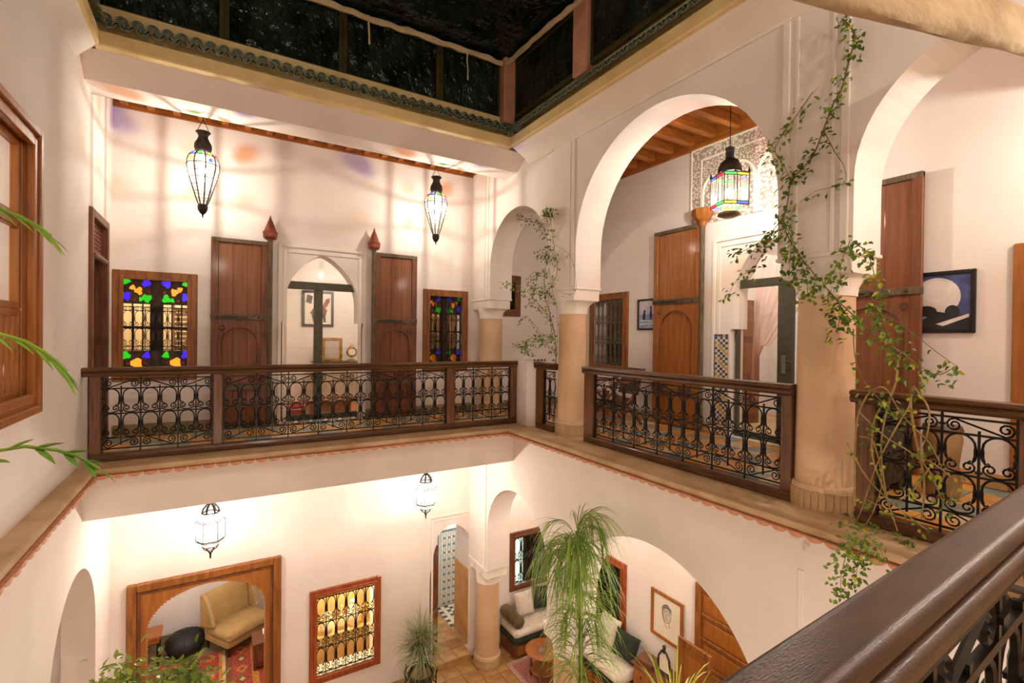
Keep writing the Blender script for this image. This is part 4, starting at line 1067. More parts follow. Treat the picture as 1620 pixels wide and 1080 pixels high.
A = lambda n, c, c2=None: mat('paint_' + n, c, c2, .6, scale=6)
wine, ink, sky = A('wine', '#6a2f2a', '#8a4a3e'), A('ink', '#1d1a1c', '#343036'), A('sky', '#aab4cf', '#d9c9cf')
water, deep, moon = A('water', '#6f86b4', '#a7b2d0'), A('deep', '#2c3360', '#565f96'), A('moon', '#d6cfc6', '#ece6e0')
picture('dark-framed picture of a stylised wine-red animal behind the glazed back door', (1.45, 10.74, 1.53), 0, .62, .74, .05, BLACKF, [
    ([(.2, .35), (.35, .55), (.7, .6), (.85, .45), (.8, .3), (.6, .36), (.4, .28)], wine), ([(.62, .5), (.8, .82), (.95, .85), (.93, .72), (.82, .55)], wine),
    ([(.25, .32), (.33, .05), (.4, .05), (.4, .3)], ink), ([(.66, .32), (.72, .06), (.8, .06), (.78, .34)], ink), ([(.05, .7), (.25, .65), (.3, .9), (.1, .95)], ink)], PAPER)
picture('small black-framed picture of two dark figures on pale blue water', (XB - .002, 6.01, 1.50), ROUND, .42, .52, .03, BLACKF, [
    ([(0, 0), (1, 0), (1, .52), (0, .48)], water), (ell(.32, .42, .1, .14), ink), (ell(.34, .6, .06, .07), ink), (ell(.74, .5, .06, .2), ink), (ell(.74, .74, .05, .06), ink),
    ([(.05, .12), (.95, .16), (.95, .2), (.05, .17)], moon), ([(.1, .26), (.9, .24), (.9, .27), (.1, .3)], moon)], sky)
picture('black-framed picture of a huge pale moon over a dark blue road', (XB - .002, 2.44, 1.44), ROUND, .77, .61, .035, BLACKF, [
    (ell(.62, .60, .27, .35, 28), moon), ([(0, 0), (1, 0), (1, .22), (.6, .34), (.3, .2), (0, .3)], ink), ([(.1, .02), (.5, .28), (.56, .28), (.32, .02)], water),
    ([(.62, .1), (.98, .28), (.98, .22), (.7, .06)], moon), (ell(.62, .70, .17, .2, 20), A('moon_light', '#e6dfd6', '#f2ede6')), (ell(.50, .34, .13, .10), ink), (ell(.80, .32, .08, .12), ink)], deep)
pt = picture('portrait sketch in a light wood frame on the side sitting area wall', (XB - .002, 5.62, -3.47), ROUND, .65, .745, .055, WOODO, [(ell(.48, .60, .17, .20), A('pale_wash', '#c9bfae', '#d9d0c0')), ([(.30, .66), (.36, .80), (.52, .86), (.66, .78), (.66, .70), (.48, .74)], A('grey_wash', '#8f867c', '#b0a79b')), ([(.31, .62), (.36, .66), (.38, .50), (.44, .36), (.36, .44)], MATS['paint_grey_wash'])], PAPER)
SKET = mat('pencil', '#4a4440', '#6a625c', .8)
def stroke(pts, r=.004): return G().tube([(x, -.014, z) for x, z in pts], r, 4, flat=.5)
hx, hz = .32, .42
for pts in (ell(hx, hz, .085, .12, 22) + [(hx + .085, hz)], [(hx - .09, hz + .06), (hx - .05, hz + .13), (hx + .05, hz + .14), (hx + .10, hz + .07), (hx - .09, hz + .06)], [(hx - .1, hz + .09), (hx, hz + .17), (hx + .1, hz + .1)],
            [(hx - .05, hz + .02), (hx - .02, hz + .03)], [(hx + .02, hz + .03), (hx + .055, hz + .02)], [(hx + .005, hz + .02), (hx - .01, hz - .03), (hx + .012, hz - .035)], [(hx - .03, hz - .065), (hx + .03, hz - .065)],
            [(hx - .06, hz - .08), (hx - .03, hz - .16), (hx + .02, hz - .2)], [(hx + .05, hz - .09), (hx + .06, hz - .17)], [(hx - .08, hz - .05), (hx - .07, hz + .04), (hx - .085, hz + .07)]):
    P('pencil_stroke', stroke(pts), SKET, pt)
# door frame at the right edge of the picture
t = SE('door_12', (XB, 1.42, 0), ROUND); frame(t, .95, 2.24, fw=.10, dep=(-.04, .02), m=WOODO, inner=False)
g = G(); g.bbox(.10, .85, -.02, .02, .02, 2.14, .006); P('leaf', g, WOODR, t)
for z0_ in (.2, .9, 1.5):
    g = G(); g.bbox(.2, .75, -.035, -.02, z0_, z0_ + .5, .012); P('raised_panel', g, WOODP, t)
# ================================================================ BACK BEDROOM
CAB = mat('painted_console', '#b9ab97', '#cdbfab', .5, scale=4)
t = T('console_cabinet', 'pale painted console under the gilt mirror behind the back door', 'console', (2.1, 10.45, 0))
g = G(); g.bbox(-.45, .45, -.2, .2, .1, .79, .01); P('body', g, CAB, t)
g = G(); g.bbox(-.48, .48, -.23, .22, .79, .82, .008); P('top', g, METALG, t)
for k in range(3):
    g = G(); g.bbox(-.43 + k * .29, -.43 + k * .29 + .27, -.215, -.2, .55, .76, .006); d = P('drawer', g, CAB, t)
    P('knob', G().ball((-.295 + k * .29, -.225, .65), .018, 8, 6), IRONG, d, True)
for x in (-.4, .4):
    for y in (-.15, .15): g = G(); g.bbox(x - .03, x + .03, y - .03, y + .03, 0, .1, .005); P('leg', g, CAB, t)
GILT = mat('gilt', '#8a6018', '#c0903a', .35, metal=.6, scale=14, bump=.25)
t = T('gilt_mirror', 'rectangular gilt-framed mirror standing on the painted console', 'mirror', (1.985, 10.4, .82))
for b in ((-.2, -.14, 0, .48), (.14, .2, 0, .48), (-.14, .14, .42, .48), (-.14, .14, 0, .06)):
    g = G(); g.bbox(b[0], b[1], -.02, .02, b[2], b[3], .01); P('frame_side', g, GILT, t)
g = G(); g.box(-.14, .14, -.004, .01, .06, .42); P('mirror_glass', g, mat('silver_mirror', '#d8d8d4', None, .03, metal=1), t)
t = T('oil_lamp', 'small glass and cream oil lamp left of the gilt mirror', 'lamp', (1.74, 10.33, .82))
P('font', G().lathe([(.05, 0), (.055, .02), (.03, .05), (.06, .09), (.05, .14), (.02, .17)], n=14), mat('cream_glaze', '#e0cfa6', None, .3), t, True)
P('chimney', G().lathe([(.03, .17), (.035, .22), (.02, .34)], n=12, cap=False), CLEAR, t, True)
t = T('gilt_clock', 'ornate gilt table clock right of the mirror', 'clock', (2.37, 10.38, .82))
P('foot', G().lathe([(.09, 0), (.08, .03), (.03, .05)], n=14), GILT, t, True)
P('case', G().lathe([(.001, 0), (.095, .0), (.11, .02), (.10, .04), (.001, .04)], n=20).xf(Matrix.Translation((0, .02, .19)) @ Matrix.Rotation(PI / 2, 4, 'X')), GILT, t, True)
P('dial', G().lathe([(.001, 0), (.075, 0), (.075, .004), (.001, .004)], n=20).xf(Matrix.Translation((0, -.022, .19)) @ Matrix.Rotation(PI / 2, 4, 'X')), PAPER, t)
P('crest', G().lathe([(.05, .28), (.03, .31), (.015, .34), (.001, .37)], n=10), GILT, t, True)
RED = mat('red_box', '#a3141c', '#c02028', .5, scale=5)
for i, x in enumerate((.90, 1.12)):
    t = T('gift_box', ('left' if i == 0 else 'right') + ' red box with a pale band on the floor behind the back railing', 'box', (x + .0, 8.75, 0), group='red boxes behind the back glazed door')
    g = G(); g.bbox(-.095, .095, -.12, .12, 0, .19, .02); P('body', g, RED, t)
    g = G(); g.bbox(-.098, .098, -.123, .123, .12, .135, .003); P('band', g, PLASTRIM, t)
g = G(); g.bbox(1.32, 2.0, 8.75, 9.2, 0, .21, .015)
tag(P('low_chest', g, WOODO, None), 'low orange-brown chest on the floor behind the metal mullion', 'chest')
# ================================================================ RIGHT GALLERY FURNITURE
LEATH = mat('brown_leather', '#4a3326', '#6b4c38', .4, scale=6, bump=.15, coat=.15)
t = T('leather_armchair', 'curved wooden armchair with brown leather sling by the right gallery window', 'armchair', (5.50, 5.86, 0), -PI / 2 - .2)
g = G(); rows = []
for i in range(9):
    q = i / 8; y = -.28 + .5 * q; z = .42 - .10 * math.sin(q * PI) + .0 * q
    rows.append([(x, y, z - .03 * math.cos(x * 4)) for x in (-.27, -.14, 0, .14, .27)])
g.loft(rows, closed=False); g.loft([[(a, b, c - .03) for a, b, c in r] for r in rows], closed=False); P('seat', g, LEATH, t, True)
g = G(); g.loft([[(x, .22 + .10 * q + .05 * (1 - (x / .27) ** 2), .45 + .42 * q) for x in (-.27, -.14, 0, .14, .27)] for q in (0, .33, .66, 1)], closed=False)
g.loft([[(x, .25 + .10 * q + .05 * (1 - (x / .27) ** 2), .45 + .42 * q) for x in (-.27, -.14, 0, .14, .27)] for q in (0, .33, .66, 1)], closed=False); P('backrest', g, LEATH, t, True)
for sx_ in (-.3, .3):
    P('arm', G().tube([(sx_, -.30, .60), (sx_, -.15, .66), (sx_, .10, .66), (sx_, .28, .72), (sx_, .34, .88)], .024, 7), WOODR, t, True)
    P('leg', G().tube([(sx_, -.28, 0), (sx_, -.12, .2), (sx_, .12, .42), (sx_, .26, .66)], .024, 7), WOODR, t, True)
    P('leg', G().tube([(sx_, .30, 0), (sx_, .14, .2), (sx_, -.12, .42), (sx_, -.28, .62)], .024, 7), WOODR, t, True)
P('stretcher', G().tube([(-.3, 0, .29), (.3, 0, .29)], .02, 7), WOODR, t, True)
t = T('low_table', 'low slatted wooden table left of the leather armchair', 'table', (5.65, 6.75, 0))
for k in range(5):
    g = G(); g.bbox(-.28, .28, -.3 + k * .125, -.3 + k * .125 + .11, .40, .43, .005); P('slat', g, WOODO, t)
for x in (-.25, .25):
    for y in (-.27, .27): g = G(); g.bbox(x - .025, x + .025, y - .025, y + .025, 0, .40, .005); P('leg', g, WOODO, t)
    g = G(); g.bbox(x - .012, x + .012, -.25, .25, .16, .2, .004); P('stretcher', g, WOODO, t)
DKC = mat('dark_carved_wood', '#1c1712', '#3a3024', .5, scale=16, bump=.5, kind='voronoi')
t = T('carved_chest', 'dark carved chest behind the vine-tangled railing', 'chest', (5.15, 2.25, 0))
g = G(); g.bbox(-.22, .22, -.32, .32, .08, .78, .012); P('body', g, DKC, t)
g = G(); g.bbox(-.25, .25, -.35, .35, .78, .83, .01); P('top', g, WOODD, t)
for x in (-.18, .18):
    for y in (-.27, .27): g = G(); g.bbox(x - .035, x + .035, y - .035, y + .035, 0, .08, .005); P('foot', g, DKC, t)
for k in range(2):
    g = G(); g.bbox(-.235, -.22, -.29 + k * .30, -.01 + k * .30, .14, .72, .01); d = P('door', g, DKC, t)
    P('handle', G().tube([(-.245, -.04 + k * .08, .45), (-.255, -.04 + k * .08, .48), (-.245, -.04 + k * .08, .51)], .006, 5), IRONG, d)
t = T('wooden_stool', 'tan barrel-shaped wooden stool beside the dark carved chest', 'stool', (5.48, 1.70, 0))
P('body', G().lathe([(.12, 0), (.14, .06), (.115, .28), (.14, .50), (.13, .56)], n=20), mat('tan_wood', '#8a6a44', '#a8865c', .6, scale=4), t, True)
P('seat_pad', G().lathe([(.13, .56), (.145, .58), (.13, .62), (.001, .63)], n=20), LEATH, t, True)
# ================================================================ GROUND FLOOR: SALON
VELV = mat('mustard_velvet', '#9d7f48', '#b89a64', .85, scale=5, bump=.06, contrast=(.2, .8))
t = T('velvet_armchair', 'mustard velvet slipper armchair in the framed salon', 'armchair', (.34, 10.72, ZL + .016), math.atan2(.84, .54) - PI / 2 + PI / 3.2)
t.rotation_euler.z = math.radians(33)
g = G(); g.bbox(-.43, .43, -.36, .34, .16, .30, .03); P('seat_frame', g, VELV, t)
rows = []
def rr_(x0, x1, y0, y1, z, b): return [(x0 + b, y0, z), (x1 - b, y0, z), (x1, y0 + b, z), (x1, y1 - b, z), (x1 - b, y1, z), (x0 + b, y1, z), (x0, y1 - b, z), (x0, y0 + b, z)]
g = G().loft([rr_(-.42, .42, -.37, .24, .30, .05), rr_(-.44, .44, -.40, .25, .33, .06), rr_(-.44, .44, -.40, .25, .42, .06), rr_(-.40, .40, -.36, .22, .47, .08)], True, True); P('seat_cushion', g, VELV, t, True)
g = G().loft([rr_(-.43, .43, .20, .36, .28, .04), rr_(-.44, .44, .24, .40, .70, .05), rr_(-.43, .43, .27, .42, .98, .05), rr_(-.40, .40, .30, .39, 1.03, .03)], True, True); P('backrest', g, VELV, t, True)
for s_ in (-1, 1):
    g = G().prism([(.30, .44), (.02, .50), (.06, .62), (.20, .90), (.30, 1.01), (.40, 1.01), (.38, .44)], 0, s_ * .44 - .03, s_ * .44 + .03); P('wing', g, VELV, t)
for x in (-.37, .37):
    for y in (-.3, .3): P('leg', G().lathe([(.02, 0), (.03, .16)], (x, y, 0), 8), BLACKF, t)
BLK = mat('black_leather', '#141613', '#272a26', .6, scale=5, bump=.1)
t = T('leather_pouf', 'round black leather pouf beside the velvet armchair', 'pouf', (-.50, 10.90, ZL + .001))
P('body', G().lathe([(.20, 0), (.28, .05), (.32, .15), (.31, .24), (.25, .31), (.12, .345), (.001, .35)], n=28), BLK, t, True)
for k in range(8):
    a = 2 * PI * k / 8
    P('seam', G().tube([(r * math.cos(a), r * math.sin(a), z) for r, z in ((.286, .05), (.326, .15), (.316, .24), (.255, .312), (.12, .35), (.02, .356))], .005, 4), BLK, t)
P('button', G().ball((0, 0, .352), .02, 8, 5, sz=.5), BLK, t, True)
t = T('side_table', 'small wooden side table at the left edge of the framed salon', 'table', (-1.02, 10.80, ZL))
g = G(); g.bbox(-.2, .17, -.2, .2, .50, .56, .01); P('top', g, WOODO, t)
g = G(); g.bbox(-.17, .14, -.17, .17, .42, .50, .005); P('apron', g, WOODO, t)
for x in (-.15, .12):
    for y in (-.15, .15): g = G(); g.bbox(x - .02, x + .02, y - .02, y + .02, 0, .42, .004); P('leg', g, BLACKF, t)
t = T('wooden_chest', 'dark wooden chest with a white cloth right of the velvet armchair', 'chest', (.78, 9.80, ZL + .016))
g = G(); g.bbox(-.22, .22, -.2, .2, .05, .44, .01); P('body', g, WOODR, t)
g = G(); g.bbox(-.24, .24, -.22, .22, .44, .48, .008); P('lid', g, WOODR, t)
g = G(); g.bbox(-.15, .15, -.215, -.2, .15, .35, .006); P('front_panel', g, WOODP, t)
for x in (-.19, .19):
    for y in (-.16, .16): g = G(); g.bbox(x - .03, x + .03, y - .03, y + .03, 0, .05, .004); P('foot', g, WOODR, t)
g = G(); g.bbox(.72, 1.0, 9.80, 10.0, ZL + .496, ZL + .536, .015)
tag(P('folded_napkin', g, PLASTRIM, None), 'folded white cloth on the dark chest in the framed salon', 'cloth')
# striped kilim
RUGC = [mat('kilim_red', '#8c2f22', '#b0503a', .9, scale=30, bump=.2), mat('kilim_ochre', '#a86a2a', '#c48a44', .9, scale=30, bump=.2), mat('kilim_cream', '#b99a68', '#cfb484', .9, scale=30, bump=.2), mat('kilim_brown', '#6a3c1e', '#84522c', .9, scale=30, bump=.2)]
t = T('striped_kilim', 'red and ochre striped kilim on the floor of the framed salon', 'rug', (-.05, 9.5, ZL))
seq = [(0, .30), (1, .05), (0, .10), (2, .04), (1, .16), (3, .04), (0, .30), (1, .05), (2, .05), (3, .1), (0, .30), (1, .1), (0, .21)]
x = -.9
for c, ww in seq:
    g = G(); g.box(x, x + ww, -1.05, 1.05, 0, .012); s0 = P('stripe', g, RUGC[c], t)
    if ww > .25:
        for k in range(7):
            cy = -.9 + k * .3
            g = G().prism([(x + ww / 2, cy - .12), (x + ww * .85, cy), (x + ww / 2, cy + .12), (x + ww * .15, cy)], 2, .012, .014); P('diamond', g, RUGC[(1, 3)[k % 2]], s0)
            g = G().prism([(x + ww / 2, cy - .06), (x + ww * .67, cy), (x + ww / 2, cy + .06), (x + ww * .33, cy)], 2, .014, .016); P('diamond', g, RUGC[(0, 2)[k % 2]], s0)
    x += ww
# ================================================================ GROUND FLOOR: SOFAS
CREAMF = mat('cream_linen', '#d6cbbb', '#e4dacc', .9, scale=14, bump=.12); GRN = mat('dark_green_linen', '#232a20', '#343c2e', .9, scale=16, bump=.12); OLIV = mat('olive_brown_satin', '#5a4a30', '#7c6844', .5, scale=6, bump=.15)
def pillow(label, loc, w_, h, d, rot, m, group=None):
    g = G(); rows = []; n = 12
    for sgn in (1, -1):
        rows = []
        for i in range(n + 1):
            u = -1 + 2 * i / n; row = []
            for j in range(n + 1):
                v = -1 + 2 * j / n
                th = d / 2 * ((1 - u ** 4) * (1 - v ** 4)) ** .6
                pinch = 1 - .07 * (1 - abs(u) ** 2) * (abs(v) ** 3); pz = 1 - .07 * (1 - abs(v) ** 2) * (abs(u) ** 3)
                row.append((u * w_ / 2 * pz, sgn * th, v * h / 2 * pinch))
            rows.append(row)
        g.loft(rows, closed=False)
    o = P('cushion', g, m, None, True, loc=loc, rot=rot); tag(o, label, 'cushion', group); return o
def banquette(label, loc, rz, L, D, base=WOODR):
    t = T('banquette_sofa', label, 'sofa', loc, rz)
    g = G(); g.bbox(0, L, 0, D, 0, .26, .01); P('box_base', g, base, t)
    for k in range(3):
        g = G(); g.bbox(.06 + k * (L - .06) / 3, k * (L - .06) / 3 + (L - .06) / 3, -.012, 0, .05, .22, .008); P('front_panel', g, WOODO, t)
    g = G().loft([rr_(-.01, L + .01, -.02, D, .26, .03), rr_(-.02, L + .02, -.03, D, .30, .04), rr_(-.02, L + .02, -.03, D, .36, .04), rr_(0, L, -.01, D, .39, .05)], True, True); P('lower_mattress', g, GRN, t, True)
    g = G().loft([rr_(.0, L, -.02, D, .39, .04), rr_(-.01, L + .01, -.04, D, .42, .05), rr_(-.01, L + .01, -.04, D, .48, .05), rr_(.02, L - .02, -.01, D, .52, .06)], True, True); P('seat_cushion', g, CREAMF, t, True)
    return t
banquette('cream banquette on a wooden box base under the corner window', (4.72, 7.58, ZL), 0, 1.35, .56)
pillow('cream square cushion on the banquette under the corner window', (5.15, 7.95, ZL + .765), .41, .44, .16, (-.3, 0, 0), CREAMF)
pillow('dark green cushion on the banquette under the corner window', (5.57, 7.95, ZL + .775), .40, .42, .16, (-.3, .1, -.1), GRN)
o = P('bolster', G().lathe([(.001, -.28), (.09, -.28), (.115, -.26), (.115, .26), (.09, .28), (.001, .28)], n=20).xf(Matrix.Rotation(PI / 2, 4, 'X')), OLIV, None, True, loc=(4.82, 7.86, ZL + .64))
tag(o, 'olive brown satin bolster at the left end of the banquette', 'bolster')
banquette('cream banquette along the side wall beyond the wide ground floor arch', (5.52, 7.50, ZL), ROUND, 1.8, .62)
pillow('white back cushion on the side wall banquette, next to dark green one', (5.96, 6.42, ZL + .79), .50, .50, .17, (-.25, 0, ROUND), CREAMF)
pillow('dark green cushion on the side wall banquette beside the wooden chest', (5.90, 5.95, ZL + .775), .46, .44, .16, (-.3, .12, ROUND + .25), GRN)
# round table and its glassware
t = T('round_table', 'round wooden table between the ground floor columns', 'table', (4.90, 6.93, ZL + .016))
P('top', G().lathe([(.001, .46), (.29, .46), (.315, .475), (.315, .49), (.30, .50), (.001, .50)], n=32), WOODO, t, True)
for k in range(4):
    a = PI / 4 + k * PI / 2
    P('leg', G().lathe([(.02, 0), (.03, .1), (.022, .3), (.03, .46)], (.22 * math.cos(a), .22 * math.sin(a), 0), 8), WOODR, t, True)
P('shelf', G().lathe([(.22, .14), (.23, .15), (.22, .16)], n=24), WOODO, t, True)
GLS = glass('glassware', (.93, .96, 1, 1), .22, .02)
o = P('glass_bowl', G().lathe([(.03, 0), (.06, .005), (.085, .05), (.08, .09), (.074, .09), (.078, .05), (.055, .012), (.001, .012)], n=20), GLS, None, True, loc=(4.80, 6.84, ZL + .518)); tag(o, 'clear glass bowl on the near side of the round table', 'bowl')
o = P('glass_jar', G().lathe([(.05, 0), (.06, .01), (.06, .11), (.04, .13), (.045, .15), (.001, .15)], n=20), GLS, None, True, loc=(5.00, 6.93, ZL + .518)); tag(o, 'lidded glass jar on the far side of the round table', 'jar')
t = T('small_rug', 'small red patterned rug under the round table', 'rug', (5.0, 7.05, ZL + .001))
g = G(); g.box(-.5, .5, -.5, .5, 0, .01); P('field', g, mat('persian_red', '#7a2c26', '#b0766a', .9, scale=34, kind='voronoi', contrast=(.1, .5)), t)
for b in ((-.5, .5, -.5, -.42), (-.5, .5, .42, .5), (-.5, -.42, -.42, .42), (.42, .5, -.42, .42)):
    g = G(); g.box(b[0], b[1], b[2], b[3], .01, .013); P('border', g, mat('rug_border', '#8a4a42', '#c4a090', .9, scale=40, kind='voronoi', contrast=(.1, .5)) if b[3] == -.42 and b[0] == -.5 and b[1] == .5 else MATS['rug_border'], t)
# chest of drawers with box and ornate frame
t = T('chest_of_drawers', 'wooden chest of drawers below the portrait sketch', 'chest', (5.95, 5.28, ZL))
g = G(); g.bbox(-.19, .19, -.36, .36, .06, .72, .01); P('body', g, WOODO, t)
g = G(); g.bbox(-.22, .2, -.39, .39, .72, .76, .008); P('top', g, WOODR, t)
for k in range(3):
    for j in range(2):
        g = G(); g.bbox(-.205, -.19, -.33 + j * .34, -.01 + j * .34, .10 + k * .205, .28 + k * .205, .008); d = P('drawer', g, WOODO, t)
        P('knob', G().ball((-.215, -.17 + j * .34, .19 + k * .205), .018, 8, 6), IRONG, d, True)
for x in (-.15, .15):
    for y in (-.3, .3): g = G(); g.bbox(x - .03, x + .03, y - .03, y + .03, 0, .06, .004); P('foot', g, WOODO, t)
t = T('wooden_casket', 'flat red-brown casket on the chest of drawers', 'box', (5.93, 5.47, ZL + .76), .15)
g = G(); g.bbox(-.12, .12, -.15, .15, 0, .05, .006); P('body', g, WOODR, t)
g = G(); g.bbox(-.125, .125, -.155, .155, .05, .075, .006); P('lid', g, WOODR, t)
t = T('ornate_stand_frame', 'small ornate dark metal photo frame on the chest of drawers', 'frame', (5.93, 5.16, ZL + .76), ROUND)
for s_ in (-1, 1): P('side', G().tube([(s_ * .10, 0, 0), (s_ * .12, 0, .12), (s_ * .10, 0, .26), (s_ * .05, 0, .34), (s_ * .025, 0, .36)], .018, 6), IRONG, t, True)
P('neck', G().lathe([(.03, .34), (.022, .38), (.03, .44), (.02, .45)], n=10), IRONG, t, True)
g = G(); g.bbox(-.12, .12, -.03, .03, 0, .035, .006); P('foot', g, IRONG, t)
g = G(); g.box(-.085, .085, -.004, .006, .05, .27); P('photograph', g, PAPER, t)
t = T('wooden_screen', 'free-standing wooden panel leaning before the panelled door', 'screen', (5.62, 4.36, ZL), ROUND)
for b in ((-.27, -.18, 0, 1.75), (.18, .27, 0, 1.75), (-.18, .18, 1.65, 1.75), (-.18, .18, .8, .9), (-.18, .18, 0, .1)):
    g = G(); g.bbox(b[0], b[1], -.025, .02, b[2], b[3], .008); P('frame_board', g, WOODF, t)
for z0_, z1_ in ((.1, .8), (.9, 1.65)):
    g = G(); g.bbox(-.18, .18, -.008, .008, z0_, z1_, .003); p_ = P('panel', g, WOODO, t)
    g = G(); g.bbox(-.11, .11, -.02, -.008, z0_ + .09, z1_ - .09, .01); P('raised_field', g, WOODO, p_)
# ================================================================ CANVAS ROLL at upper right
ROLL = mat('canvas_roll', '#a48d68', '#b8a27a', .85, scale=4, bump=.6, bscale=7, stretch=(1, 3, 3))
A0, A1 = Vector((.85, .9, 2.42)), Vector((6.02, .9, 3.613))
ax = (A1 - A0).normalized(); n1 = ax.cross(Vector((0, 1, 0))).normalized(); n2 = Vector((0, 1, 0)); rings = []
rnd = random.Random(5)
for i in range(61):
    q = i / 60; c = A0.lerp(A1, q); c.z -= .0
    rings.append([c + n1 * (.125 * (1 + .03 * math.sin(9 * q + 2 * a) + .03 * math.sin(31 * q + 5 * a)) * math.copysign(abs(math.cos(a)) ** .6, math.cos(a))) + n2 * (.05 * math.sin(a) * (1 + .1 * math.sin(17 * q + 3 * a))) for a in (2 * PI * k / 20 for k in range(20))])
g = G().loft(rings, True, True)
t = T('canvas_roll', 'rolled beige canvas slung across the upper right corner', 'canvas', (3.5, .9, 3.03))
PW('roll', g, ROLL, t, True)
for q0 in ((.95, .9, 2.45), (1.25, .9, 2.52)): PW('tie_rope', G().tube([(q0[0], q0[1], q0[2] + .05), (q0[0] - .03, .5, 3.3), (q0[0] - .05, .03, 4.05)], .008, 6), CLOTH, t, True)
